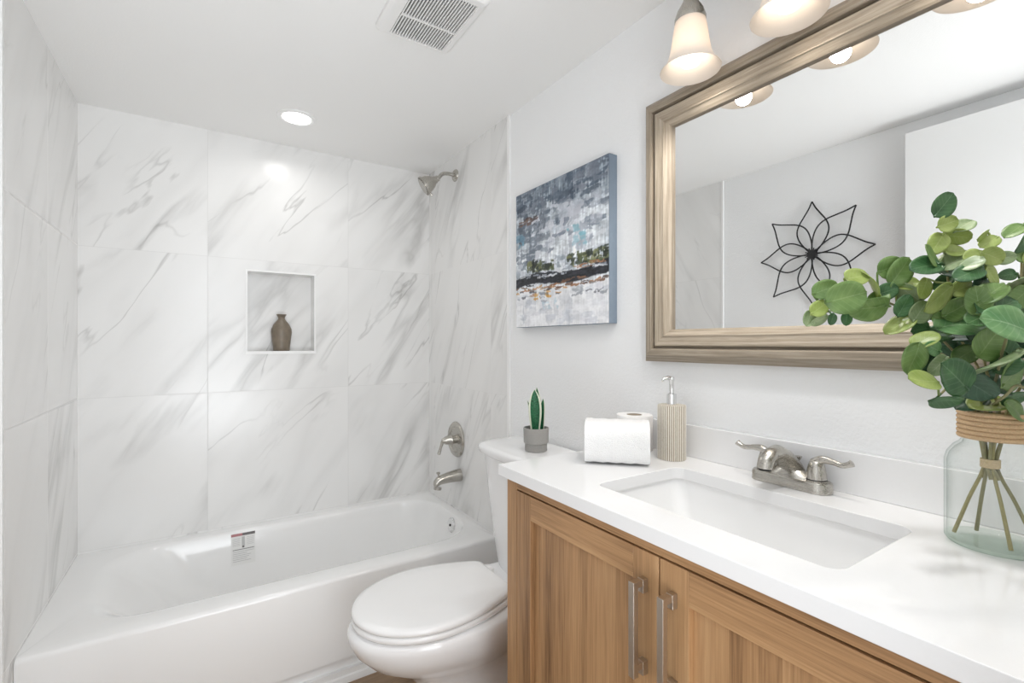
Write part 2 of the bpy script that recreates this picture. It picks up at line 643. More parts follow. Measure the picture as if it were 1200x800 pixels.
def wall_grid(bm, xs, zs, holes, y):
    vs = {}
    for i, x in enumerate(xs):
        for k, z in enumerate(zs):
            vs[i, k] = bm.verts.new((x, y, z))
    for i in range(len(xs) - 1):
        for k in range(len(zs) - 1):
            if (i, k) in holes:
                continue
            bm.faces.new((vs[i, k], vs[i + 1, k], vs[i + 1, k + 1], vs[i, k + 1]))


bm = B()
wall_grid(bm, [-0.1, NX0, NX1, 1.63], [0, NZ0, NZ1, H + .1], {(1, 1)}, 0.0)
v = [[bm.verts.new((x, y, z)) for x, z in ((NX0, NZ0), (NX1, NZ0), (NX1, NZ1), (NX0, NZ1))] for y in (0.0, ND)]
for i in range(4):
    j = (i + 1) % 4
    bm.faces.new((v[0][i], v[0][j], v[1][j], v[1][i]))
bm.faces.new(v[1])
wall_grid(bm, [-0.1, 1.63], [0, H + .1], set(), 0.12)
bmesh.ops.remove_doubles(bm, verts=bm.verts, dist=1e-5)
struct('wall_back', bm, M_back)

bm = B()
box(bm, -0.10, -0.010, -2.72, 0.0, 0, H + .1)
wl = struct('wall_left', bm, M_wall)
bm = B()
box(bm, -0.011, 0.0, -0.845, 0.0, 0, H)
obj('tile_panel', bm, M_left, wl)

bm = B()
box(bm, WD, WD + .1, -2.72, 0.0, 0, H + .1)
wr = struct('wall_right', bm, M_wall)
bm = B()
box(bm, W, WD + .001, -0.845, 0.0, 0, H)
obj('tile_panel', bm, M_right, wr)

# front wall with the open doorway the picture was taken from
DX0, DX1, DH = 0.07, 0.90, 2.15
bm = B()
box(bm, -0.01, DX0, YF - .11, YF, 0, H)
box(bm, DX1, WD, YF - .11, YF, 0, H)
box(bm, DX0, DX1, YF - .11, YF, DH, H)
struct('wall_front', bm, M_wall)

bm = B()
box(bm, -0.1, WD + .1, -3.6, 0.12, -0.05, 0.0)
struct('floor', bm, M_floor)
bm = B()
box(bm, -0.1, WD + .1, YF - .12, 0.12, H, H + .08)
struct('ceiling', bm, M_ceil)

# tile edge trims, baseboards
bm = B()
box(bm, -0.0105, 0.002, -0.856, -0.845, 0.0, H)
struct('trim_1', bm, M_trimw)
bm = B()
box(bm, W - .002, WD, -0.857, -0.845, 0.0, H)
struct('trim_2', bm, M_trimw)
bm = B()   # white edging round the niche
e = 0.008
for a in ((NX0 - e, NX1 + e, NZ0 - e, NZ0), (NX0 - e, NX1 + e, NZ1, NZ1 + e), (NX0 - e, NX0, NZ0, NZ1), (NX1, NX1 + e, NZ0, NZ1)):
    box(bm, a[0], a[1], -0.004, 0.0005, a[2], a[3])
box(bm, NX0, NX1, -0.003, ND - .001, NZ0, NZ0 + .006)
struct('trim_3', bm, M_trimw)
bm = B()
box(bm, -0.01, 0.004, -1.70, -0.86, 0.0, 0.09)
struct('baseboard_left', bm, M_trimw, bevel=0.003)
bm = B()
box(bm, WD - .013, WD, -1.555, -0.86, 0.0, 0.09)
struct('baseboard_right', bm, M_trimw, bevel=0.003)

# open door leaf along the left wall (seen in the mirror)
bm = B()
box(bm, 0.058, 0.093, -2.585, -1.766, 0.012, 2.134)
dr = struct('door_1', bm, M_doorw, bevel=0.002)
bm = B()
lathe(bm, [(0.026, 0), (0.026, .006), (0.010, .010), (0.010, .03), (0.024, .038), (0.026, .05), (0.018, .06), (0.0, .061)], (0.093, -1.83, 0.95), (1, 0, 0), 20, cap1=False)
obj('door_knob', bm, M_nickel, dr, smooth=True)

# ------------------------------------------------------------------ bathtub
TX0, TX1, TY0, TY1, TZ = 0.0003, W - .0003, -0.766, -0.0003, 0.386
tub = t = thing('bathtub', 'white alcove bathtub with a plain front apron below the marble tile', 'bathtub', (0.76, -0.38, 0))
bm = B()
n = 10
rings = [
    rrect(TX0, TX1, TY0, TY1, 0.002, 0.085, n),
    rrect(TX0, TX1, TY0, TY1, 0.002, TZ - .014, n),
    rrect(TX0, TX1, TY0 + .003, TY1, 0.003, TZ - .004, n),
    rrect(TX0, TX1, TY0 + .012, TY1, 0.006, TZ, n),
    rrect(0.085, 1.480, -0.672, -0.050, 0.20, TZ, n),
    rrect(0.105, 1.475, -0.662, -0.058, 0.19, TZ - .003, n),
    rrect(0.135, 1.470, -0.655, -0.064, 0.18, TZ - .012, n),
    rrect(0.165, 1.466, -0.649, -0.070, 0.175, TZ - .035, n),
    rrect(0.225, 1.458, -0.638, -0.080, 0.16, TZ - .09, n),
    rrect(0.30, 1.440, -0.624, -0.095, 0.14, TZ - .18, n),
    rrect(0.39, 1.420, -0.612, -0.108, 0.12, TZ - .26, n),
    rrect(0.43, 1.395, -0.592, -0.128, 0.11, TZ - .292, n),
    rrect(0.48, 1.34, -0.55, -0.17, 0.09, TZ - .30, n),
]
loft(bm, rings, cap0=False, cap1=True)
obj('basin', bm, M_tub, t, smooth=True, angle=50)
bm = B()   # recessed toe of the apron
box(bm, TX0, TX1, TY0 + .012, TY0 + .03, 0.0, 0.09)
obj('apron_toe', bm, M_tub, t)
bm = B()
lathe(bm, [(0.036, 0), (0.036, .004), (0.030, .010), (0.0, .012)], (1.4665, -0.415, 0.338), (-1, 0, 0.12), 32, cap1=False)
ov = obj('overflow_plate', bm, M_chrome, t, smooth=True)
bm = B()
lathe(bm, [(0.006, .010), (0.006, .014), (0.0, .0145)], (1.4665, -0.415, 0.338), (-1, 0, 0.12), 16, cap1=False)
lathe(bm, [(0.004, .007), (0.004, .0115)], (1.4665, -0.415, 0.312), (-1, 0, 0.12), 12)
obj('overflow_screw', bm, M_dark, ov, smooth=True)
bm = B()
lathe(bm, [(0.034, 0), (0.034, .003), (0.022, .006), (0.018, .012), (0.0, .014)], (1.25, -0.365, TZ - .300), (0, 0, 1), 28, cap1=False)
obj('drain_stopper', bm, M_chrome, t, smooth=True)
# quarter-round strip where the apron meets the floor
bm = B()
prof = [(-0.754, 0.0), (-0.754, 0.046), (-0.768, 0.045), (-0.7695, 0.026), (-0.775, 0.022), (-0.7775, 0.010), (-0.778, 0.0)]
loft(bm, [[Vector((x, y, z)) for y, z in prof] for x in (0.005, WD - .015)])
struct('trim_4', bm, M_trimw)

# instruction sticker on the tub's inside back wall
def tubwall(x, z):     # point on the inner back wall of the tub at height z
    d = TZ - z
    if d < .014:
        y = -0.050 - d * 1.0
    elif d < .09:
        y = -0.064 - (d - .014) * (0.016 / .076)
    else:
        y = -0.080 - (d - .09) * (0.015 / .09)
    return y - 0.0018


def patch(bm, x0, x1, z0, z1, lift=0.0, nz=6):
    rows = []
    for k in range(nz + 1):
        z = z0 + (z1 - z0) * k / nz
        rows.append([bm.verts.new((x, tubwall(x, z) - lift, z)) for x in (x0, x1)])
    for a, b in zip(rows[:-1], rows[1:]):
        bm.faces.new((a[0], a[1], b[1], b[0]))


sx0, sx1 = 0.532, 0.628
bm = B()
patch(bm, sx0, sx1, 0.240, 0.372)
st = obj('sticker', bm, M_sticker, tub, solid=0.0006)
st['label'] = 'small white printed instruction sticker'
bm = B()
patch(bm, sx0 + .045, sx1, 0.362, 0.373, .0008)
obj('dark_header', bm, M_inkd, st)
bm = B()
patch(bm, sx0, sx0 + .045, 0.362, 0.373, .0008)
obj('red_header', bm, M_inkr, st)
bm = B()
patch(bm, sx0 + .042, sx0 + .054, 0.318, 0.358, .0008)
for k in range(6):
    patch(bm, sx0 + .006, sx0 + .036, 0.352 - k * .006, 0.3535 - k * .006, .0008, 1)
    patch(bm, sx0 + .062, sx1 - .006, 0.352 - k * .006, 0.3532 - k * .006, .0008, 1)
for k in range(7):
    patch(bm, sx0 + .006, sx1 - (.006 if k in (0, 1) else .018 + .008 * (k % 3)), 0.303 - k * .008, 0.305 - k * .008, .0008, 1)
obj('grey_print', bm, M_ink, st)
bm = B()
patch(bm, sx0 + .043, sx0 + .052, 0.311, 0.319, .0009)
patch(bm, sx0 + .006, sx1 - .004, 0.3045, 0.3065, .0009, 1)
obj('dark_print', bm, M_inkd, st)

# ------------------------------------------------------------------ shower fittings
t = thing('shower_fixture', 'brushed nickel bell shower head on a bent arm high on the marble wall', 'shower head', (W, -0.345, 2.10))
bm = B()
lathe(bm, [(0.031, 0), (0.031, .003), (0.026, .009), (0.012, .012)], (W, -0.345, 2.105), (-1, 0, 0), 28)
obj('flange', bm, M_nickelx, t, smooth=True)
bm = B()
arm = spline([(W - .008, -0.345, 2.105), (W - .045, -0.345, 2.106), (W - .075, -0.345, 2.098), (W - .100, -0.345, 2.070)], 8)
tube(bm, arm, 0.0095, 14)
obj('arm', bm, M_nickelx, t, smooth=True)
bm = B()
ax = Vector((-0.80, 0.25, -0.55)).normalized()
c0 = Vector((W - .096, -0.345, 2.075))
lathe(bm, [(0.011, 0), (0.015, .003), (0.015, .014), (0.019, .017), (0.019, .024), (0.030, .038), (0.040, .060), (0.043, .078), (0.046, .080), (0.046, .085), (0.041, .087), (0.041, .094), (0.0, .092)], c0, ax, 36, cap1=False)
h = obj('spray_head', bm, M_nickelx, t, smooth=True)
bm = B()
lathe(bm, [(0.049, .083), (0.049, .091), (0.045, .091), (0.045, .083)], c0, ax, 36, False, False)
lathe(bm, [(0.006, 0), (0.006, .015), (0.003, .018)], c0 + ax * .087 + Vector((0.75, 0, -.66)).normalized() * .044, Vector((0.75, 0, -.66)), 10)
obj('adjusting_ring', bm, M_nickel, h, smooth=True)

t = thing('shower_valve', 'brushed nickel shower control with round plate and lever above the tub spout', 'shower valve', (W, -0.355, 0.745))
vc = Vector((W, -0.355, 0.748))
bm = B()
lathe(bm, [(0.090, 0), (0.090, .004), (0.084, .011), (0.066, .013), (0.062, .008), (0.030, .009)], vc, (-1, 0, 0), 48)
obj('escutcheon', bm, M_nickelx, t, smooth=True)
bm = B()
lathe(bm, [(0.021, .008), (0.021, .028), (0.026, .030), (0.028, .034), (0.025, .040), (0.021, .060), (0.013, .075), (0.009, .082), (0.0, .083)], vc, (-1, 0, 0), 32, cap1=False)
hb = obj('handle_hub', bm, M_nickelx, t, smooth=True)
bm = B()
p0 = vc + Vector((-.074, 0, .006))
tube(bm, [p0, p0 + Vector((-.004, .002, -.012)), p0 + Vector((-.012, .006, -.04)), p0 + Vector((-.020, .010, -.072)), p0 + Vector((-.021, .0105, -.076))], [.009, .0085, .0065, .009, .005], 14)
obj('lever', bm, M_nickel, hb, smooth=True)

t = thing('tub_spout', 'brushed nickel tub spout with a diverter knob above the bathtub rim', 'tub spout', (W, -0.395, 0.57))
bm = B()
sp = [(0.0, .571, .0345), (.03, .571, .033), (.07, .568, .029), (.105, .563, .025), (.125, .557, .024), (.138, .548, .020)]
rings = []
for d, z, r in sp:
    rings.append([Vector((W - d, -0.395 + r * .92 * math.cos(a), z + r * math.sin(a) * (1.0 if math.sin(a) > 0 else 0.8))) for a in [2 * PI * k / 28 for k in range(28)]])
loft(bm, rings)
lathe(bm, [(0.019, 0), (0.019, .012), (0.016, .012)], (W - .122, -0.395, .532), (-.15, 0, -1), 22)
obj('body', bm, M_nickelx, t, smooth=True)
bm = B()
lathe(bm, [(0.004, 0), (0.004, .012), (0.009, .015), (0.0095, .022), (0.0, .025)], (W - .118, -0.395, .582), (-.1, 0, 1), 16, cap1=False)
obj('diverter_knob', bm, M_nickel, t, smooth=True)

# ------------------------------------------------------------------ ceiling fixtures
t = thing('recessed_light', 'round lit recessed downlight in the ceiling over the bathtub', 'ceiling light', (0.765, -0.34, H))
bm = B()
lathe(bm, [(0.079, 0), (0.079, -.003), (0.070, -.007), (0.058, -.004), (0.056, -.002)], (0.765, -0.34, H), (0, 0, 1), 56, cap1=False)
obj('trim_ring', bm, M_trimw, t, smooth=True)
bm = B()
lathe(bm, [(0.057, -.001), (0.056, -.0035), (0.0, -.0042)], (0.765, -0.34, H), (0, 0, 1), 48, cap1=False)
obj('lens', bm, M_lens, t, smooth=True)
area_light('downlight_beam', (0.765, -0.34, H - .012), (0, 0, 0), 0.11, 0.11, SHOWER_POWER, (1.0, 0.985, 0.965), 'DISK', 160)

# unseen twin added above the camera for more light from overhead
t = thing('recessed_light', 'second recessed downlight added out of view above the camera by the doorway', 'ceiling light', (0.95, -2.36, H))
bm = B()
lathe(bm, [(0.079, 0), (0.079, -.003), (0.070, -.007), (0.058, -.004), (0.056, -.002)], (0.95, -2.36, H), (0, 0, 1), 56, cap1=False)
obj('trim_ring', bm, M_trimw, t, smooth=True)
bm = B()
lathe(bm, [(0.057, -.001), (0.056, -.0035), (0.0, -.0042)], (0.95, -2.36, H), (0, 0, 1), 48, cap1=False)
obj('lens', bm, M_lens, t, smooth=True)
area_light('downlight_beam', (0.95, -2.36, H - .012), (0, 0, 0), 0.11, 0.11, ROOM_POWER, (0.99, 0.995, 1.0), 'DISK', 150)

t = thing('exhaust_fan', 'white square exhaust fan grille with dark slots on the ceiling', 'exhaust fan', (0.985, -1.25, H))
FX0, FX1, FY0, FY1 = 0.868, 1.112, -1.41, -1.122
bm = B()
GX0, GX1, GY0, GY1 = 0.913, 1.083, -1.375, -1.128 - .010
zt = H - .018
r0 = rrect(FX0, FX1, FY0, FY1, .012, H - .0005, 5)
r1 = rrect(FX0, FX1, FY0, FY1, .012, H - .010, 5)
r2 = rrect(FX0 + .010, FX1 - .010, FY0 + .010, FY1 - .004, .010, zt, 5)
r3 = rrect(GX0 - .003, GX1 + .003, GY0 - .003, GY1 + .003, .002, zt, 5)
r4 = rrect(GX0 - .003, GX1 + .003, GY0 - .003, GY1 + .003, .002, zt + .008, 5)
loft(bm, [r0, r1, r2, r3, r4], cap0=False, cap1=False)
obj('cover', bm, M_fan, t, bevel=0.002)
bm = B()
box(bm, GX0 - .002, GX1 + .002, GY0 - .002, GY1 + .002, zt + .014, H - .001)
obj('backing', bm, M_dark, t)
bm = B()
ns = 20
pw = (GX1 - GX0) / ns
for i in range(ns + 1):
    x = GX0 + i * pw
    box(bm, x - pw * .21, x + pw * .21, GY0 - .003, GY1 + .003, zt, zt + .006)
for yy in (GY1 - (GY1 - GY0) * .40,):
    box(bm, GX0, GX1, yy - .0025, yy + .0025, zt + .0003, zt + .006)
obj('grille', bm, M_fan, t)

# ------------------------------------------------------------------ toilet
TC = -1.165


def egg(xf, xb, hw, z, n=56, yc=TC, xm=None, pw=1.0, flat=1.0):
    """oval ring, pointed towards -x; xm = x of the widest place"""
    if xm is None:
        xm = xf + (xb - xf) * .55
    pts = []
    for k in range(n):
        a = 2 * PI * k / n
        c, s = math.cos(a), math.sin(a)
        if c < 0:
            x = xm + (xm - xf) * c
        else:
            x = xm + (xb - xm) * (abs(c) ** flat)
        pts.append(Vector((x, yc + hw * (abs(s) ** pw) * (1 if s >= 0 else -1), z)))
    return pts


t = thing('toilet', 'white two piece toilet with a closed elongated lid between bathtub and wooden vanity', 'toilet', (1.1, TC, 0))
bm = B()
rings = [egg(.985, 1.37, .115, 0.0), egg(.985, 1.37, .115, .02), egg(1.0, 1.365, .100, .06), egg(1.0, 1.36, .094, .14), egg(.985, 1.355, .097, .19),
         egg(.955, 1.35, .108, .225), egg(.90, 1.35, .136, .262), egg(.838, 1.35, .168, .300), egg(.796, 1.35, .190, .345), egg(.780, 1.35, .197, .380), egg(.780, 1.35, .196, .400), egg(.788, 1.345, .190, .4095),
         egg(.85, 1.25, .14, .4095)]
loft(bm, rings)
obj('bowl', bm, M_porc, t, smooth=True, angle=60)
bm = B()   # deck the tank stands on
loft(bm, [rrect(1.24, 1.505, TC - .12, TC + .12, .04, .26), rrect(1.23, 1.508, TC - .15, TC + .15, .04, .38), rrect(1.23, 1.508, TC - .15, TC + .15, .04, .413)])
obj('tank_deck', bm, M_porc, t, bevel=0.006)
# tank, tapering down
def tankring(x0, hw, z, bow=.03):
    pts = []
    for k in range(25):
        s = -1 + 2 * k / 24
        y = TC + hw * s
        x = x0 + bow * (abs(s) ** 3.0)
        pts.append(Vector((x + .06 * max(0, (abs(s) - .8) / .2) ** 2, y, z)))
    pts.append(Vector((1.512, TC + hw, z)))
    pts.append(Vector((1.512, TC - hw, z)))
    return pts


bm = B()
loft(bm, [tankring(1.345, .160, .413), tankring(1.338, .166, .45), tankring(1.312, .190, .70), tankring(1.300, .200, .832)])
obj('tank', bm, M_porc, t, smooth=True, angle=50)
bm = B()
loft(bm, [tankring(1.292, .206, .832), tankring(1.284, .214, .838), tankring(1.281, .216, .858), tankring(1.287, .211, .866), tankring(1.300, .200, .868)])
obj('tank_lid', bm, M_porc, t, smooth=True, angle=60)
def lidring(xf, xb, hw, z, rear=.60, xm=1.02, n=30):
    pts = []
    for k_ in range(n + 1):                       # from the rear, along one side, to the tip and back
        u_ = k_ / n
        x = xb + (xm - xb) * u_
        q = (x - xm) / (xb - xm)
        pts.append((x, hw * (1 - (1 - rear) * q ** 1.8) * (1 - max(0, (q - .93) / .07) ** 3 * .12)))
    for k_ in range(1, n + 1):
        a = PI / 2 * k_ / n
        pts.append((xm - (xm - xf) * math.sin(a), hw * math.cos(a) ** 1.0))
    ring = [Vector((x, TC + y, z)) for x, y in pts]
    ring += [Vector((x, TC - y, z)) for x, y in pts[-2::-1]]
    return ring


bm = B()
loft(bm, [lidring(.797, 1.275, .183, .415, .62), lidring(.792, 1.28, .187, .420, .62), lidring(.792, 1.28, .187, .430, .62), lidring(.797, 1.275, .183, .434, .62)])
obj('seat', bm, M_seat, t, smooth=True, angle=60)
bm = B()
loft(bm, [lidring(.796, 1.268, .184, .4365), lidring(.792, 1.272, .188, .440), lidring(.792, 1.272, .188, .449), lidring(.797, 1.268, .183, .455), lidring(.812, 1.258, .170, .458), lidring(.87, 1.22, .12, .4605), lidring(.96, 1.14, .05, .4615)])
obj('seat_lid', bm, M_seat, t, smooth=True, angle=60)
for s in (-1, 1):
    bm = B()
    loft(bm, [rrect(1.262, 1.300, TC + s * .075 - .02, TC + s * .075 + .02, .008, .413), rrect(1.262, 1.300, TC + s * .075 - .02, TC + s * .075 + .02, .008, .440), rrect(1.268, 1.294, TC + s * .075 - .014, TC + s * .075 + .014, .008, .446)])
    obj('hinge', bm, M_seat, t, smooth=True)

# small plant on the tank lid
px, py, pz = 1.400, -1.222, 0.8682
KP = 1.5
t = thing('potted_snake_plant', 'small snake plant in a grey ribbed concrete pot on the toilet tank', 'potted plant', (px, py, pz))


def scale_up(bm_):       # real size of the plant
    bmesh.ops.scale(bm_, verts=bm_.verts, vec=(KP, KP, KP), space=Matrix.Translation(Vector((-px, -py, -pz))))


bm = B()
lathe(bm, [(0.0225, 0), (0.0245, .002), (0.0250, .018), (0.0285, .020), (0.0295, .052), (0.0290, .054), (0.0265, .054), (0.0255, .046)], (px, py, pz), (0, 0, 1), 40, cap1=True)
scale_up(bm)
pot = obj('pot', bm, M_pot, t, smooth=True)
bm = B()
for k in range(40):
    a = 2 * PI * k / 40
    c = Vector((px + .0247 * math.cos(a), py + .0247 * math.sin(a), pz))
    tube(bm, [c + Vector((0, 0, .002)), c + Vector((0, 0, .0185))], .0011, 5)
scale_up(bm)
obj('ribbed_foot', bm, M_pot, pot, smooth=True)
bm = B()
lathe(bm, [(0.0262, .043), (0.0262, .0475), (0.0, .049)], (px, py, pz), (0, 0, 1), 24, cap1=False)
scale_up(bm)
obj('soil', bm, M_soil, t, smooth=True)


def snake_mat():
    m, nt, b = new_mat('snake leaf')
    tc = N(nt, 'ShaderNodeUVMap')
    sp = N(nt, 'ShaderNodeSeparateXYZ')
    L(nt, tc.outputs[0], sp.inputs[0])
    n = N(nt, 'ShaderNodeTexNoise')
    n.inputs['Scale'].default_value = 350
    g = N(nt, 'ShaderNodeNewGeometry')
    L(nt, g.outputs['Position'], n.inputs['Vector'])
    c = RAMP(nt, n.outputs['Fac'], [(0.4, (0.008, 0.06, 0.028)), (0.62, (0.03, 0.20, 0.085))])
    e = MATH(nt, 'GREATER_THAN', MATH(nt, 'ABSOLUTE', MATH(nt, 'SUBTRACT', sp.outputs[0], 0.5)), 0.375)
    L(nt, MIX(nt, e, c, (0.72, 0.76, 0.62)), b.inputs['Base Color'])
    b.inputs['Roughness'].default_value = 0.4
    return m


M_snake = snake_mat()


def blade(base, tip, wid, bend, facing, parent):
    bm = B()
    uvl = bm.loops.layers.uv.new('UVMap')
    base, tip, facing = Vector(base), Vector(tip), Vector(facing).normalized()
    ax = (tip - base)
    side = ax.cross(facing).normalized()
    nrm = side.cross(ax).normalized()
    rows = []
    ny, nx = 14, 6
    for i in range(ny + 1):
        tt = i / ny
        wv = wid * 1.35 * (0.50 + 1.0 * tt - 0.4 * tt * tt) * max(0.0, 1 - tt ** 4) ** .9 * .8 + .0004
        p = base + ax * tt + nrm * bend * math.sin(tt * PI)
        row = []
        for j in range(nx + 1):
            s = -1 + 2 * j / nx
            row.append((bm.verts.new(p + side * wv * s + nrm * (abs(s) ** 2) * wv * .45), (j / nx, tt)))
        rows.append(row)
    for a, b in zip(rows[:-1], rows[1:]):
        for j in range(nx):
            f = bm.faces.new((a[j][0], a[j + 1][0], b[j + 1][0], b[j][0]))
            for lp, q in zip(f.loops, (a[j], a[j + 1], b[j + 1], b[j])):
                lp[uvl].uv = q[1]
    scale_up(bm)
    obj('leaf', bm, M_snake, parent, smooth=True, solid=0.0016)


FV = Vector((-math.sin(YAW), -math.cos(YAW), 0))      # towards the camera
RV = Vector((math.cos(YAW), -math.sin(YAW), 0))       # to the right as seen by the camera
p0 = Vector((px, py, pz + .044))
blade(p0 - RV * .002 + FV * .006, p0 - RV * .004 + FV * .008 + Vector((0, 0, .098)), .0155, .004, FV, t)
blade(p0 + RV * .007 - FV * .006, p0 + RV * .002 - FV * .010 + Vector((0, 0, .102)), .009, -.002, FV + RV * .5, t)
blade(p0 + RV * .014, p0 + RV * .017 + Vector((0, 0, .076)), .0085, .003, FV - RV * .6, t)
blade(p0 - RV * .012, p0 - RV * .020 + Vector((0, 0, .072)), .0065, .003, FV + RV * 1.6, t)

# ------------------------------------------------------------------ vanity
VX = 1.068                 # face of the cabinet
VY1, VY0 = -1.562, -2.508  # left and right sides
VT = ZC - .027
t = thing('vanity_cabinet', 'oak finish bathroom vanity cabinet with two shaker doors under a white top', 'vanity cabinet', (1.28, -2.035, 0))
D0, D1 = -2.464, -1.608    # door span
DZ0, DZ1 = 0.115, 0.886
bm = B()
box(bm, VX + .001, WD - .002, VY1 - .016, VY1, 0.0, VT)
obj('side_panel', bm, M_oakz, t, bevel=0.0008)
bm = B()
box(bm, VX + .001, WD - .002, VY0, VY0 + .016, 0.0, VT)
obj('side_panel', bm, M_oakz, t, bevel=0.0008)
bm = B()
box(bm, VX, VX + .019, D1 + .003, VY1 - .0004, 0.0, VT)
obj('face_stile', bm, M_oakz, t, bevel=0.0008)
bm = B()
box(bm, VX, VX + .019, VY0, D0 - .003, 0.0, VT)
obj('face_stile', bm, M_oakz, t, bevel=0.0008)
bm = B()
box(bm, VX, VX + .019, D0 - .003, D1 + .003, DZ1 + .003, VT)
obj('face_rail', bm, M_oaky, t, bevel=0.0008)
bm = B()
box(bm, VX, VX + .019, D0 - .003, D1 + .003, 0.03, DZ0 - .003)
obj('bottom_rail', bm, M_oaky, t, bevel=0.0008)
bm = B()
box(bm, VX + .0195, VX + .0205, D0 - .003, D1 + .003, 0.05, DZ1 + .02)
obj('interior', bm, M_oakd, t)


def cab_door(y0, y1, handle_y, label):
    # y0 right edge (towards the doorway), y1 left edge
    stile = .056
    x0, x1 = VX - .001, VX + .018
    bm = B()
    box(bm, x0 + .0115, x1 - .002, y0 + stile, y1 - stile, DZ0 + stile, DZ1 - stile)
    d = obj('door', bm, M_oakz, t)
    d['label'] = label
    bm = B()
    box(bm, x0, x1, y1 - stile, y1, DZ0, DZ1)
    obj('stile', bm, M_oakz, d, bevel=0.001)
    bm = B()
    box(bm, x0, x1, y0, y0 + stile, DZ0, DZ1)
    obj('stile', bm, M_oakz, d, bevel=0.001)
    for z0, z1 in ((DZ1 - stile, DZ1), (DZ0, DZ0 + stile)):
        bm = B()
        box(bm, x0, x1, y0 + stile, y1 - stile, z0, z1)
        obj('rail', bm, M_oaky, d, bevel=0.001)
    bm = B()
    hz1, hz0 = .842, .682
    hw = .0062
    hx = VX - .0352
    box(bm, hx, hx + .011, handle_y - hw, handle_y + hw, hz0, hz1)
    box(bm, hx + .009, x0, handle_y - hw + .0002, handle_y + hw - .0002, hz1 - .011, hz1 - .0002)
    box(bm, hx + .009, x0, handle_y - hw + .0002, handle_y + hw - .0002, hz0 + .010, hz0 + .021)
    box(bm, x0 - .012, x0, handle_y - hw - .0004, handle_y + hw + .0004, hz1 - .023, hz1 + .0004)
    box(bm, x0 - .012, x0, handle_y - hw - .0004, handle_y + hw + .0004, hz0 - .002, hz0 + .0214)
    hd = obj('handle', bm, M_handle, d, bevel=0.0008)
    hd['label'] = 'square satin nickel bar pull'


mid = (D0 + D1) / 2
cab_door(mid + .0015, D1, mid + .030, 'left oak shaker door')
cab_door(D0, mid - .0015, mid - .030, 'right oak shaker door')

# countertop with the sink cut-out
CX0, CX1, CY1, CY0 = 1.045, WD - .001, -1.556, -2.545
SX0, SX1, SY0, SY1 = 1.132, 1.398, -2.275, -1.812
bm = B()
n = 8
o_t = rrect(CX0, CX1, CY0, CY1, .002, ZC, n)
i_t = rrect(SX0, SX1, SY0, SY1, .025, ZC, n)
o_b = rrect(CX0, CX1, CY0, CY1, .002, VT, n)
i_b = rrect(SX0, SX1, SY0, SY1, .025, VT, n)
loft(bm, [o_b, o_t, i_t, i_b, o_b], cap0=False, cap1=False)
bmesh.ops.remove_doubles(bm, verts=bm.verts, dist=1e-6)
tag(obj('countertop', bm, M_quartz, bevel=0.0018), 'white quartz vanity countertop with a rectangular sink cut-out', 'countertop')
bm = B()
box(bm, WD - .022, WD - .0005, CY0, CY1 - .004, ZC, ZC + .084)
tag(obj('backsplash', bm, M_quartz, bevel=0.0018), 'low white quartz backsplash strip along the wall behind the faucet', 'backsplash')

t = thing('sink', 'white rectangular undermount sink in the vanity countertop', 'sink', (1.265, -2.043, VT))
bm = B()
e = .006
rings = [rrect(SX0 - .02, SX1 + .02, SY0 - .02, SY1 + .02, .03, VT - .0005, n), rrect(SX0 - e, SX1 + e, SY0 - e, SY1 + e, .03, VT - .0005, n),
         rrect(SX0 - e, SX1 + e, SY0 - e, SY1 + e, .03, VT - .006, n), rrect(SX0 + .004, SX1 - .004, SY0 + .010, SY1 - .012, .035, VT - .07, n),
         rrect(SX0 + .022, SX1 - .018, SY0 + .028, SY1 - .032, .04, VT - .125, n), rrect(SX0 + .05, SX1 - .05, SY0 + .06, SY1 - .06, .04, VT - .138, n),
         rrect(SX0 + .11, SX1 - .11, SY0 + .2, SY1 - .2, .02, VT - .142, n)]
loft(bm, rings, cap0=False)
obj('bowl', bm, M_sink, t, smooth=True, angle=50)
bm = B()
lathe(bm, [(0.022, 0), (0.022, .003), (0.015, .004), (0.014, .002), (0.0, .003)], (1.265, -2.043, VT - .1425), (0, 0, 1), 28, cap1=False)
obj('drain', bm, M_chrome, t, smooth=True)

# faucet
fx, fy, fz = 1.474, -2.040, ZC
t = thing('faucet', 'brushed nickel centerset faucet with two lever handles behind the sink', 'faucet', (fx, fy, fz))
bm = B()
loft(bm, [rrect(fx - .027, fx + .025, fy - .080, fy + .080, .026, fz + .0005, 10), rrect(fx - .0265, fx + .0245, fy - .0795, fy + .0795, .0255, fz + .018, 10),
          rrect(fx - .024, fx + .022, fy - .077, fy + .077, .023, fz + .0215, 10)])
obj('base_plate', bm, M_nickelx, t, smooth=True, angle=35)
bm = B()
secs = [  # x, z, half width, half height, heading
    (fx + .016, .010, .036, .008, 84), (fx + .008, .026, .032, .012, 70), (fx - .006, .046, .0255, .016, 54), (fx - .028, .0635, .0210, .0178, 30),
    (fx - .052, .0740, .0185, .0170, 4), (fx - .076, .0725, .0165, .0158, -26), (fx - .0915, .0645, .0158, .0148, -58), (fx - .0965, .0530, .0155, .0142, -82), (fx - .0972, .0490, .0150, .0138, -86)]
rings = []
for x, z, hw, hh, an in secs:
    a = R(an)
    tx, tz = -math.cos(a), math.sin(a)           # travel direction
    ux, uz = math.sin(a), math.cos(a)            # 'up' of the section
    rings.append([Vector((x + ux * hh * math.sin(q), fy + hw * math.cos(q), fz + z + uz * hh * math.sin(q))) for q in [2 * PI * k / 28 for k in range(28)]])
loft(bm, rings)
spt = obj('spout', bm, M_nickelx, t, smooth=True, angle=60)
bm = B()   # flared skirt that runs from the spout down on to the plate
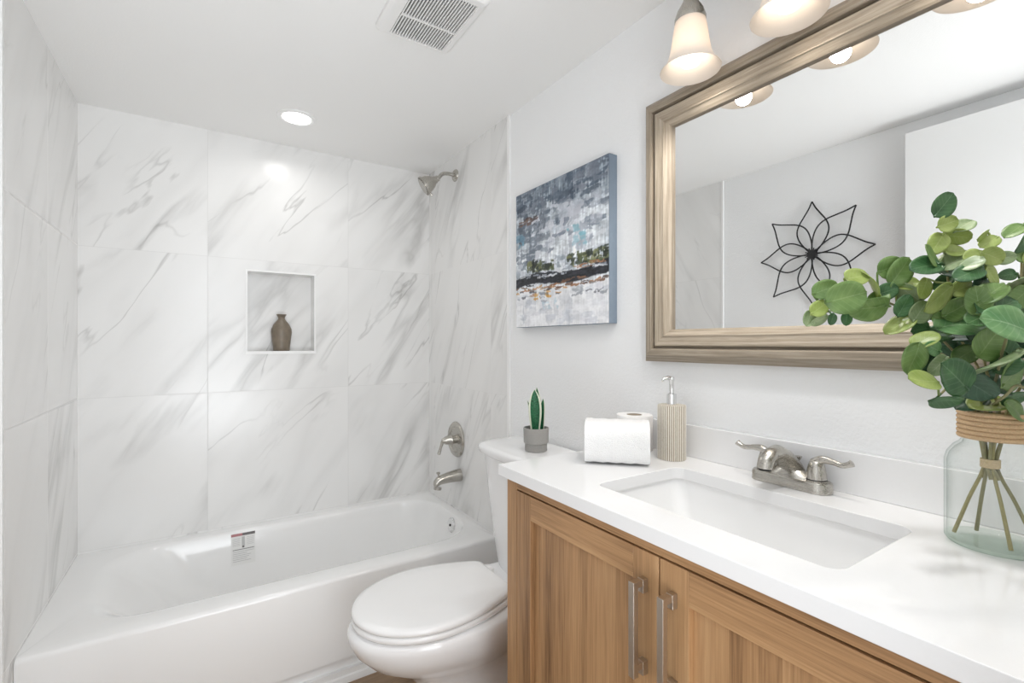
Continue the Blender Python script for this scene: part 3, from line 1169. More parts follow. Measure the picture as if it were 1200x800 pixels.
loft(bm, [[Vector((fx + a * math.cos(q), fy + b * math.sin(q), fz + z)) for q in [2 * PI * k / 32 for k in range(32)]] for a, b, z in ((.0262, .060, .006), (.025, .050, .019), (.021, .037, .029), (.016, .026, .038), (.010, .016, .046))])
obj('spout_skirt', bm, M_nickelx, t, smooth=True)
bm = B()
lathe(bm, [(0.0115, 0), (0.0115, .004), (0.009, .004), (0.0, .001)], (fx - .0973, fy, fz + .0492), (-.07, 0, -1), 22, cap1=False)
obj('aerator', bm, M_dark, spt, smooth=True)
for s in (1, -1):
    hy = fy + s * .051
    bm = B()
    lathe(bm, [(0.0195, .0215), (0.0195, .024)], (fx, hy, fz), (0, 0, 1), 28)
    lathe(bm, [(0.0185, .026), (0.0180, .034), (0.0155, .050), (0.0120, .060), (0.006, .065), (0.0, .066)], (fx, hy, fz), (0, 0, 1), 32, cap1=False)
    hd = obj('handle', bm, M_nickel, t, smooth=True)
    bm = B()
    path = spline([(fx, hy - s * .004, fz + .056), (fx - .001, hy + s * .010, fz + .066), (fx - .002, hy + s * .028, fz + .066), (fx - .004, hy + s * .048, fz + .063), (fx - .005, hy + s * .061, fz + .068), (fx - .005, hy + s * .066, fz + .071)], 6)
    m = len(path)
    rr = [0.0105 - 0.005 * min(1, i / (m * .45)) + (0.002 * max(0, (i - m * .7) / (m * .3))) for i in range(m)]
    rr[-1] = .003
    tube(bm, path, rr, 14)
    obj('lever', bm, M_nickelx, hd, smooth=True)
    bm = B()
    lathe(bm, [(0.0188, .0235), (0.0182, .0265)], (fx, hy, fz), (0, 0, 1), 28)
    obj('seal_ring', bm, M_dark, hd, smooth=True)
bm = B()
lathe(bm, [(0.0024, .015), (0.0024, .050), (0.0045, .053), (0.0075, .058), (0.0075, .060), (0.0, .061)], (fx + .0195, fy - .006, fz), (0, 0, 1), 16, cap1=False)
obj('lift_rod', bm, M_nickel, t, smooth=True)

# ------------------------------------------------------------------ things on the countertop
dx, dy = 1.453, -1.752
t = thing('soap_dispenser', 'beige and cream striped ceramic soap dispenser with chrome pump on the countertop', 'soap dispenser', (dx, dy, ZC))
bm = B()
prof = [(0.0345, .0005), (0.0352, .003), (0.0352, .137), (0.0345, .1395), (0.012, .141)]
nn = 176
ringsd = []
for r, hh in prof:
    ringsd.append([Vector((dx + (r + (.0006 * math.sin(44 * 2 * PI * k / nn) if r > .03 else 0)) * math.cos(2 * PI * k / nn), dy + (r + (.0006 * math.sin(44 * 2 * PI * k / nn) if r > .03 else 0)) * math.sin(2 * PI * k / nn), ZC + hh)) for k in range(nn)])
loft(bm, ringsd)
obj('body', bm, M_disp, t, smooth=True)
bm = B()
lathe(bm, [(0.0125, .1405), (0.0125, .168), (0.007, .170)], (dx, dy, ZC), (0, 0, 1), 24)
obj('collar', bm, M_chrome, t, smooth=True)
bm = B()
lathe(bm, [(0.0060, .169), (0.0060, .200), (0.0070, .202), (0.0070, .212), (0.0, .213)], (dx, dy, ZC), (0, 0, 1), 20, cap1=False)
q = Vector((dx, dy, ZC + .208))
dirn = (-RV * .9 + FV * .3).normalized()
tube(bm, [q, q + dirn * .012 + Vector((0, 0, .002)), q + dirn * .024 + Vector((0, 0, -.001)), q + dirn * .029 + Vector((0, 0, -.006))], [.0052, .0048, .0040, .0032], 12)
obj('pump', bm, M_chrome, t, smooth=True)

qx, qy = 1.455, -1.622
t = thing('toilet_paper_roll', 'white toilet paper roll standing between the rolled towel and soap dispenser', 'toilet paper', (qx, qy, ZC))
bm = B()
lathe(bm, [(0.0215, .0005), (0.049, .0005), (0.0505, .003), (0.0505, .095), (0.049, .098), (0.0215, .098)], (qx, qy, ZC), (0, 0, 1), 44, False, False)
obj('paper', bm, M_paper, t, smooth=True)
bm = B()
lathe(bm, [(0.0215, .0005), (0.0215, .0975), (0.0200, .0975), (0.0200, .0005), (0.0215, .0005)], (qx, qy, ZC), (0, 0, 1), 32, False, False)
obj('cardboard_core', bm, M_card, t, smooth=True)

# rolled towel: spiral section swept along its axis
a0 = Vector((1.226, -1.672, 0))
a1 = Vector((1.335, -1.783, 0))
axd = (a1 - a0).normalized()
prp = Vector((-axd.y, axd.x, 0))
if prp.dot(FV) > 0:
    prp = -prp          # away from camera
tc = a0 + prp * .044
rx, rz = .056, .051
bm = B()
ang = [2.6 * 2 * PI * k / 120 for k in range(121)]
rings = []
ns = 14
for i in range(ns + 1):
    u = i / ns
    p = tc + (a1 - a0) * u
    pts_o, pts_i = [], []
    wob = .0008 * math.sin(i * 2.1)
    for k, a in enumerate(ang):
        f = min(1.0, 0.30 + 0.70 * k / 70) + 0.012 * max(0, (k - 70) / 50)
        a_ = -a + 2.6 * 2 * PI - PI * .45
        for lst, th in ((pts_o, 0), (pts_i, -.010)):
            rrx, rrz = rx * f + th + wob, rz * f + th + wob
            if k > 108:
                rrx += .0015
                rrz += .0015
            ca_, sa_ = math.cos(a_), math.sin(a_)
            pw_ = .45 if sa_ < 0 else .72
            y = rrx * abs(ca_) ** pw_ * (1 if ca_ > 0 else -1)
            z = rrz * abs(sa_) ** pw_ * (1 if sa_ > 0 else -1)
            lst.append(p + prp * y + Vector((0, 0, ZC + rz + .0035 + z)))
    rings.append(pts_o + pts_i[::-1])
loft(bm, rings)
mn = min(v.co.z for v in bm.verts)
bmesh.ops.translate(bm, verts=bm.verts, vec=(0, 0, ZC + .0006 - mn))
tw = obj('rolled_towel', bm, M_terry, smooth=True, bevel=0)
tag(tw, 'white rolled terry hand towel lying at the left end of the countertop', 'towel')

# ------------------------------------------------------------------ wall mirror
MY1, MY0, MZ0, MZ1 = -1.617, -2.512, 1.190, 1.925
t = thing('wall_mirror', 'large mirror in a wide grey-brown wooden frame above the sink', 'mirror', (WD, (MY0 + MY1) / 2, (MZ0 + MZ1) / 2))
# profile: (inset from the outer edge, distance from the wall)
PR = [(0, .001), (0, .022), (.003, .025), (.017, .0405), (.019, .042), (.033, .042), (.036, .040), (.037, .027), (.042, .026), (.044, .036), (.047, .037), (.068, .033), (.070, .0345), (.072, .0345), (.074, .031), (.086, .023), (.089, .020), (.089, .010), (.06, .001)]
fr = []
corners = [(MY1, MZ0, -1, 1), (MY0, MZ0, 1, 1), (MY0, MZ1, 1, -1), (MY1, MZ1, -1, -1)]
rings = [[Vector((WD - d, cy + sy * i, cz + sz * i)) for i, d in PR] for cy, cz, sy, sz in corners]
for k in range(4):
    bm = B()
    loft(bm, [rings[k], rings[(k + 1) % 4]])
    bm.faces.ensure_lookup_table()
    for q in range(9, 17):            # the inner moulding has a paler wash
        bm.faces[q].material_index = 1
    o = obj('frame_rail' if k % 2 == 0 else 'frame_stile', bm, [M_fry, M_fryl] if k % 2 == 0 else [M_frz, M_frzl], t)
bm = B()
box(bm, WD - .012, WD - .006, MY0 + .080, MY1 - .080, MZ0 + .080, MZ1 - .080)
obj('mirror_glass', bm, M_mirror, t)
bm = B()
g = .0885
for a in ((MY0 + g - .002, MY1 - g + .002, MZ0 + g - .002, MZ0 + g), (MY0 + g - .002, MY1 - g + .002, MZ1 - g, MZ1 - g + .002), (MY0 + g - .002, MY0 + g, MZ0 + g, MZ1 - g), (MY1 - g, MY1 - g + .002, MZ0 + g, MZ1 - g)):
    box(bm, WD - .0195, WD - .0115, a[0], a[1], a[2], a[3])
obj('inner_edge', bm, M_dark, t)

# ------------------------------------------------------------------ vanity light
LX, LZ = 1.408, 1.893
LYS = [-1.842, -2.070, -2.298]
t = thing('vanity_light', 'three lamp brushed nickel vanity light with lit frosted bell shades above the mirror', 'wall light', (WD, LYS[1], 2.08))
bm = B()
box(bm, WD - .024, WD - .0005, LYS[2] - .09, LYS[0] + .02, 2.125, 2.195)
obj('backplate', bm, M_nickelx, t, bevel=0.006, seg=3)
for y in LYS:
    bm = B()
    tube(bm, spline([(WD - .022, y, 2.150), (WD - .055, y, 2.158), (LX + .02, y, 2.155), (LX + .002, y, 2.135), (LX, y, 2.07)], 6), .008, 12)
    lathe(bm, [(0.012, .180), (0.0145, .178), (0.0165, .163), (0.0300, .140), (0.0360, .122), (0.0355, .114)], (LX, y, LZ), (0, 0, 1), 30)
    obj('lamp_arm', bm, M_nickel, t, smooth=True)
    bm = B()
    prof = [(0.0335, .120), (0.0365, .106), (0.0400, .082), (0.0435, .058), (0.0475, .038), (0.0530, .022), (0.0610, .009), (0.0680, .002), (0.0695, 0.0), (0.0690, -.0012)]
    inner = [(r - .0028, hh + .0006) for r, hh in prof[::-1][1:]]
    lathe(bm, prof + inner, (LX, y, LZ), (0, 0, 1), 48, False, False)
    sh = obj('lamp_shade', bm, M_shade, t, smooth=True)
    sh['label'] = 'frosted white glass bell shade'
    bm = B()
    lathe(bm, [(0.012, .125), (0.014, .085), (0.022, .066), (0.0285, .045), (0.0285, .030), (0.022, .015), (0.010, .0085), (0.0, .008)], (LX, y, LZ), (0, 0, 1), 28, cap1=False)
    bl = obj('bulb', bm, M_bulb, t, smooth=True)
    bl['label'] = 'lit white bulb'
    sl = bpy.data.lights.new('vanity_lamp_light', 'SPOT')      # what the bulb sends down through the open shade
    sl.energy = LAMP_POWER
    sl.color = (1.0, 0.95, 0.88)
    sl.spot_size = R(150)
    sl.spot_blend = 0.7
    sl.shadow_soft_size = 0.02
    so = bpy.data.objects.new('vanity_lamp_light', sl)
    so.location = (LX, y, LZ - .004)
    COL.objects.link(so)

# ------------------------------------------------------------------ canvas painting
PY1, PY0, PZ0, PZ1, PXF = -0.952, -1.4815, 1.304, 1.836, 1.495
rng = np.random.default_rng(7)
NP = 300


def vnoise(n, fx_, fy_):
    gx, gy = int(fx_) + 2, int(fy_) + 2
    gr = rng.random((gy, gx))
    xs = np.linspace(0, fx_, n)
    ys = np.linspace(0, fy_, n)
    x0 = xs.astype(int)
    y0 = ys.astype(int)
    tx = xs - x0
    ty = ys - y0
    tx = tx * tx * (3 - 2 * tx)
    ty = (ty * ty * (3 - 2 * ty))[:, None]
    a = gr[y0][:, x0]
    b_ = gr[y0][:, x0 + 1]
    c = gr[y0 + 1][:, x0]
    d = gr[y0 + 1][:, x0 + 1]
    return (a * (1 - tx) + b_ * tx) * (1 - ty) + (c * (1 - tx) + d * tx) * ty


sg, tg = np.meshgrid(np.linspace(0, 1, NP), np.linspace(0, 1, NP))
n1 = vnoise(NP, 5, 6)
n2 = vnoise(NP, 14, 16)
n3 = vnoise(NP, 110, 14) * .6 + vnoise(NP, 40, 9) * .4
n4 = vnoise(NP, 50, 110) * .5 + vnoise(NP, 22, 34) * .5
wp = (vnoise(NP, 26, 26) - .5) * .050 + (vnoise(NP, 70, 60) - .5) * .026
wq = (vnoise(NP, 24, 30) - .5) * .036 + (vnoise(NP, 60, 80) - .5) * .020
img = np.zeros((NP, NP, 3))
sky = np.clip((tg - .42) / .5 + (n1 - .5) * .9 + (n2 - .5) * .45, 0, 1)[..., None]
img[:] = np.array([206, 211, 216]) * (1 - sky) + np.array([112, 124, 136]) * sky
img += ((n3 - .5) * 60 + (n4 - .5) * 45)[..., None]


def strokes(num, s0, s1, t0, t1, ln, th, cols, alpha=.85, vert=.25):
    for _ in range(int(num * 1.7)):
        cs, ct = rng.uniform(s0, s1), rng.uniform(t0, t1)
        l_, h_ = ln * rng.uniform(.3, 1.0), th * rng.uniform(.35, 1.05)
        if rng.random() < vert:
            l_, h_ = h_ * 1.4, l_
        col = np.array(cols[rng.integers(len(cols))], float) + rng.normal(0, 6)
        a_ = rng.normal(0, .10)
        us, ut = sg + wp - cs, tg + wq * .32 - ct
        ds = us * math.cos(a_) + ut * math.sin(a_)
        dt = -us * math.sin(a_) + ut * math.cos(a_)
        e_ = (np.abs(ds) / l_) ** 5 + (np.abs(dt) / h_) ** 5 + (n4 - .5) * 1.5 + (n3 - .5) * 1.3
        k_ = np.clip((1 - e_) * 1.6, 0, 1)[..., None] * alpha
        img[:] = img * (1 - k_) + col * k_


strokes(46, 0, 1, .62, 1, .10, .028, [(92, 102, 116), (120, 128, 140), (78, 90, 104), (150, 156, 166)], .7)
strokes(40, 0, 1, .86, 1, .09, .025, [(66, 80, 96), (84, 96, 110), (110, 118, 130)], .75)
strokes(30, .15, .9, .48, .82, .075, .035, [(206, 209, 216), (190, 193, 202), (176, 182, 192)], .75, .55)
strokes(26, 0, .35, .42, .75, .08, .025, [(110, 120, 132), (135, 142, 152), (90, 100, 112)], .7)
strokes(18, .4, .95, .5, .72, .05, .022, [(150, 158, 170), (120, 128, 142), (205, 208, 214)], .7)
strokes(7, .60, .82, .50, .66, .035, .022, [(128, 178, 192), (150, 190, 202)], .65)
strokes(3, 0.0, .12, .60, .72, .03, .03, [(100, 150, 175)], .5)
strokes(7, .04, .26, .755, .80, .07, .014, [(84, 68, 64), (66, 62, 66), (104, 82, 74)], .8, 0)
strokes(34, .0, 1, .38, .47, .06, .02, [(168, 176, 186), (196, 200, 208), (120, 130, 140)], .6, .2)
for a_, b_ in ((.18, .32), (.30, .46), (.62, .82), (.80, 1.0)):
    strokes(16, a_, b_, .375, .455, .028, .022, [(58, 66, 48), (84, 92, 62), (40, 48, 40), (120, 124, 84)], .8, .5)
strokes(9, .2, .26, .39, .47, .01, .04, [(36, 42, 38)], .7, 0)
# white lower half, dark bank, rust dabs
low = np.clip((.285 - tg + (n2 - .5) * .05) * 40, 0, 1)[..., None]
img[:] = img * (1 - low) + (np.array([220, 221, 224]) + ((n3 - .5) * 10 + (n2 - .5) * 16)[..., None]) * low
strokes(40, 0, 1, .02, .24, .09, .03, [(222, 223, 227), (205, 207, 212), (214, 214, 220), (190, 194, 202)], .6)
bank = np.clip((1 - np.abs(tg - (.325 + .02 * np.sin(sg * 7) + .012 * sg)) / (.033 + .014 * n1)) * 4 + (n4 - .5) * 1.6, 0, 1)[..., None]
img[:] = img * (1 - bank) + (np.array([30, 33, 40]) + ((n4 - .5) * 26)[..., None]) * bank
strokes(20, 0, 1, .30, .36, .09, .012, [(22, 25, 32), (44, 46, 54)], .9, 0)
strokes(20, .0, .95, .345, .385, .06, .008, [(214, 216, 220), (180, 186, 194), (150, 158, 168)], .8, 0)
strokes(14, 0, .6, .215, .285, .05, .010, [(170, 122, 84), (146, 102, 74), (192, 152, 108), (112, 86, 70)], .85, 0)
strokes(12, .4, 1, .255, .30, .06, .009, [(156, 110, 78), (112, 82, 64), (84, 70, 64)], .8, 0)
strokes(5, .25, .4, .19, .25, .03, .016, [(190, 140, 62), (205, 160, 90)], .8, 0)
strokes(6, .6, .95, .355, .39, .05, .006, [(166, 118, 84)], .8, 0)
strokes(14, 0, 1, .17, .27, .05, .010, [(120, 126, 136), (60, 62, 70), (150, 156, 164)], .6, 0)
strokes(5, .3, .5, .12, .2, .03, .016, [(176, 200, 212)], .5, 0)
img = img * 1.05 + ((n3 - .5) * 16 + (n4 - .5) * 26)[..., None]
img = np.clip(img, 0, 255) / 255
lin = np.where(img <= .04045, img / 12.92, ((img + .055) / 1.055) ** 2.4)
t = thing('canvas_painting', 'abstract blue-grey and white landscape painting on canvas beside the mirror', 'painting', (WD, (PY0 + PY1) / 2, (PZ0 + PZ1) / 2))
bm = B()
box(bm, PXF + .0008, WD - .0008, PY0, PY1, PZ0, PZ1)
obj('stretched_canvas', bm, M_cside, t, bevel=0.0015)
bm = B()
cl = bm.verts.layers.float_color.new('paint')
relief = (n3 + n4) * .0006
gv = [[None] * NP for _ in range(NP)]
for i in range(NP):
    for j in range(NP):
        vv = bm.verts.new((PXF - relief[i, j], PY1 - .001 + (PY0 - PY1 + .002) * j / (NP - 1), PZ0 + .001 + (PZ1 - PZ0 - .002) * i / (NP - 1)))
        c = lin[i, j]
        vv[cl] = (c[0], c[1], c[2], 1)
        gv[i][j] = vv
for i in range(NP - 1):
    for j in range(NP - 1):
        bm.faces.new((gv[i][j], gv[i][j + 1], gv[i + 1][j + 1], gv[i + 1][j]))
mp_, nt_, b_ = new_mat('acrylic paint')
at = N(nt_, 'ShaderNodeAttribute')
at.attribute_name = 'paint'
L(nt_, at.outputs['Color'], b_.inputs['Base Color'])
b_.inputs['Roughness'].default_value = 0.55
obj('painted_front', bm, mp_, t)

# ------------------------------------------------------------------ wire flower on the left wall (seen in the mirror)
fc = Vector((0.012, -1.361, 1.692))
t = thing('wire_wall_flower', 'black wire eight petal flower ornament on the white wall, seen in the mirror', 'wall ornament', (-0.01, fc.y, fc.z))
for k in range(8):
    a = R(90 + 45 * k - 1)
    d = Vector((0, math.cos(a), math.sin(a)))
    s_ = Vector((0, -math.sin(a), math.cos(a)))
    xo = .006 if k % 2 else -.004
    rr = .268 + (.012 if k % 2 else 0)
    half = [(0.06, .018), (0.20, .050), (0.34, .070), (0.47, .075), (0.60, .064), (0.74, .040), (0.87, .017)]
    pts = [fc + Vector((xo, 0, 0)) + d * .012]
    pts += [fc + Vector((xo, 0, 0)) + d * (rr * q) + s_ * ww for q, ww in half]
    pts += [fc + Vector((xo, 0, 0)) + d * rr]
    bm = B()
    pa = spline(pts, 5)
    pb = [p - s_ * 2 * (p - fc).dot(s_) for p in pa]
    tube(bm, pa, .0036, 7)
    tube(bm, pb, .0036, 7)
    obj('petal', bm, M_black, t, smooth=True)
bm = B()
lathe(bm, [(0.006, -.021), (0.006, -.006), (0.022, -.005), (0.026, .004), (0.020, .012), (0.0, .016)], fc, (1, 0, 0), 20, cap1=False)
for k in range(16):
    a = 2 * PI * k / 16
    tube(bm, [fc + Vector((.008, .012 * math.cos(a), .012 * math.sin(a))), fc + Vector((.012, .032 * math.cos(a), .032 * math.sin(a)))], .003, 6)
obj('hub', bm, M_black, t, smooth=True)

# ------------------------------------------------------------------ niche vase
vx, vy, vz = 0.752, 0.040, NZ0 + .0062
bm = B()
lathe(bm, [(0.034, 0), (0.0375, .002), (0.0385, .02), (0.0435, .06), (0.0470, .092), (0.0455, .108), (0.036, .130), (0.022, .148), (0.0155, .158), (0.0150, .164), (0.0175, .170), (0.0235, .180), (0.0215, .181), (0.0150, .172), (0.012, .160)], (vx, vy, vz), (0, 0, 1), 44)
tag(obj('stoneware_vase', bm, M_niche, smooth=True, angle=70), 'small brown glazed bottle vase standing in the shower niche', 'vase')

# ------------------------------------------------------------------ glass vase and eucalyptus bunch
gx, gy = 1.412, -2.363
GR = .056
t = thing('glass_vase', 'clear glass jar vase with a jute rope collar on the right of the countertop', 'vase', (gx, gy, ZC))
z0 = ZC + .0006
prof = [(GR, .0085), (GR, .122), (GR - .003, .134), (GR - .010, .145), (GR - .017, .151), (0.0360, .156), (0.0355, .200), (0.0365, .203)]
inn = [(0.0335, .203), (0.0330, .157), (GR - .020, .1485), (GR - .0125, .142), (GR - .006, .132), (GR - .003, .121), (GR - .003, .0085)]
bm = B()
lathe(bm, prof + inn, (gx, gy, z0), (0, 0, 1), 64, False, False)
bmesh.ops.remove_doubles(bm, verts=bm.verts, dist=1e-6)
obj('glass_jar', bm, M_glass, t, smooth=True, angle=60)
bm = B()
lathe(bm, [(0.0, 0.0), (GR - .012, 0.0), (GR - .004, .0015), (GR, .0070), (GR, .0084), (GR - .003, .0086), (GR - .012, .0070), (0.0, .0068)], (gx, gy, z0), (0, 0, 1), 64, False, False)
bmesh.ops.remove_doubles(bm, verts=bm.verts, dist=1e-6)
obj('glass_base', bm, M_gbase, t, smooth=True, angle=60)
bm = B()
for k in range(6):
    pts = [(gx + .0386 * math.cos(a), gy + .0386 * math.sin(a), z0 + .1615 + k * .0068) for a in [2 * PI * q / 48 for q in range(48)]]
    tube(bm, pts, .0036, 10, closed=True)
obj('rope_collar', bm, M_rope, t, smooth=True)

t = thing('eucalyptus_bunch', 'bunch of green artificial eucalyptus stems tied with twine in the glass jar', 'plant', (gx, gy, z0 + .013))
SY_, CY_ = math.sin(YAW), math.cos(YAW)


def at(u, v, fw):
    """world point that lies fw metres in front of the lens along the sight line of a photo point"""
    rt = (u - 600) / FPX * fw
    up = -(v - 401.917) / FPX * fw
    return CAM + Vector((SY_, CY_, 0)) * fw + RV * rt + Vector((0, 0, up))


tie = Vector((gx - .004, gy + .004, z0 + .122))
neck = Vector((gx - .003, gy + .003, z0 + .175))
FW0 = (Vector((gx, gy, 0)) - Vector((CAM.x, CAM.y, 0))).dot(Vector((SY_, CY_, 0)))
sight = Vector((gx - CAM.x, gy - CAM.y, 0)).normalized()
RP = Vector((sight.y, -sight.x, 0))
stems = [  # foot offset in the jar (right, towards camera), upper path (u, v, depth)
    ((-.044, .006), [(1150, 440, .690), (1120, 385, .680), (1110, 320, .675), (1107, 246, .672)]),
    ((-.020, -.028), [(1140, 440, .695), (1090, 385, .690), (1030, 352, .690), (960, 368, .700)]),
    ((.016, .040), [(1155, 430, .665), (1150, 370, .645), (1155, 320, .640), (1168, 285, .640)]),
    ((.042, -.006), [(1180, 430, .660), (1190, 370, .650), (1200, 310, .655), (1204, 262, .660)]),
    ((.010, -.040), [(1140, 455, .670), (1112, 420, .655), (1085, 410, .650), (1068, 418, .650)]),
    ((-.024, .028), [(1165, 450, .650), (1175, 410, .615), (1185, 385, .595), (1200, 372, .585)]),
    ((.034, -.018), [(1205, 440, .665), (1240, 390, .650), (1275, 350, .650), (1300, 320, .660)]),
    ((.000, .042), [(1180, 462, .640), (1190, 452, .615), (1205, 456, .600), (1228, 468, .595)]),
    ((-.034, -.014), [(1145, 452, .668), (1128, 440, .640), (1116, 448, .625), (1100, 464, .62)]),
]
stem_objs, stem_pts = [], []
for si, ((fr_, ff_), up) in enumerate(stems):
    foot = Vector((gx, gy, z0 + .0105)) + RP * fr_ - sight * ff_
    if si > 3:                       # the shorter stems end just under the tie
        foot = tie + (RV * fr_ + FV * ff_) * .3 + Vector((0, 0, -.022))
    ang_ = 2 * PI * si / len(stems)
    off = (RP * fr_ - sight * ff_).normalized()
    tie_p = tie + off * .0062
    nk = neck + off * .016
    topn = neck + off * .020 + Vector((0, 0, .03))
    lowp = [foot, foot.lerp(tie_p, .5), tie_p, nk, topn]
    upp = [at(u, v, f) for u, v, f in up]
    path = spline(lowp + upp, 6)
    m = len(path)
    bm = B()
    tube(bm, path, [.0026 - .0013 * i / m for i in range(m)], 8)
    o = obj('stem', bm, M_stem if si % 2 else M_stemy, t, smooth=True)
    stem_objs.append(o)
    stem_pts.append(path[24:])
bm = B()
for k in range(5):
    pts = [tie + RV * (.0098 * math.cos(a)) + FV * (.0098 * math.sin(a)) + Vector((0, 0, -.005 + k * .0025)) for a in [2 * PI * q / 24 for q in range(24)]]
    tube(bm, pts, .0016, 6, closed=True)
tube(bm, [tie + RV * -.009 + FV * .004, tie + RV * -.014 + FV * .006 + Vector((0, 0, .003)), tie + RV * -.019 + FV * .005 + Vector((0, 0, -.004))], .0012, 6)
tw_ = obj('twine_tie', bm, M_twine, t, smooth=True)


def leaf_mat(name, ca, cb, vein):
    m, nt, b = new_mat(name)
    uv = N(nt, 'ShaderNodeUVMap')
    sp = N(nt, 'ShaderNodeSeparateXYZ')
    L(nt, uv.outputs[0], sp.inputs[0])
    g = N(nt, 'ShaderNodeNewGeometry')
    n = N(nt, 'ShaderNodeTexNoise')
    n.inputs['Scale'].default_value = 55
    n.inputs['Detail'].default_value = 3
    L(nt, g.outputs['Position'], n.inputs['Vector'])
    c = MIX(nt, MATH(nt, 'MULTIPLY', MATH(nt, 'SUBTRACT', n.outputs['Fac'], .3), 2.2, clamp=True), ca, cb)
    d = MATH(nt, 'ABSOLUTE', MATH(nt, 'SUBTRACT', sp.outputs[1], .5))
    midrib = MATH(nt, 'SUBTRACT', 1.0, MATH(nt, 'DIVIDE', d, .028), clamp=True)
    sv = MATH(nt, 'SINE', MATH(nt, 'MULTIPLY', MATH(nt, 'SUBTRACT', sp.outputs[0], MATH(nt, 'MULTIPLY', d, .55)), 42.0))
    sv = MATH(nt, 'MULTIPLY', MATH(nt, 'SUBTRACT', sv, .72), 2.2, clamp=True)
    f = MATH(nt, 'ADD', MATH(nt, 'MULTIPLY', midrib, .55), MATH(nt, 'MULTIPLY', sv, .30), clamp=True)
    c = MIX(nt, f, c, vein)
    L(nt, c, b.inputs['Base Color'])
    b.inputs['Roughness'].default_value = 0.33
    tr = N(nt, 'ShaderNodeBsdfTranslucent')
    L(nt, MIX(nt, .5, c, (0.45, 0.55, 0.12)), tr.inputs['Color'])
    mx = N(nt, 'ShaderNodeMixShader')
    mx.inputs[0].default_value = 0.14
    L(nt, b.outputs[0], mx.inputs[1])
    L(nt, tr.outputs[0], mx.inputs[2])
    L(nt, mx.outputs[0], nt.nodes['Material Output'].inputs[0])
    return m


LM = [
    leaf_mat('leaf deep green', (0.026, 0.090, 0.032), (0.075, 0.180, 0.065), (0.20, 0.33, 0.17)),
    leaf_mat('leaf mid green', (0.105, 0.200, 0.052), (0.20, 0.310, 0.100), (0.32, 0.42, 0.19)),
    leaf_mat('leaf yellow green', (0.25, 0.335, 0.075), (0.38, 0.46, 0.15), (0.50, 0.55, 0.26)),
    leaf_mat('leaf grey green', (0.19, 0.275, 0.125), (0.33, 0.41, 0.23), (0.48, 0.53, 0.37)),
    leaf_mat('leaf dark blue green', (0.016, 0.058, 0.030), (0.045, 0.115, 0.060), (0.12, 0.22, 0.13)),
    leaf_mat('leaf bright green', (0.085, 0.235, 0.080), (0.22, 0.39, 0.165), (0.44, 0.59, 0.36)),
]
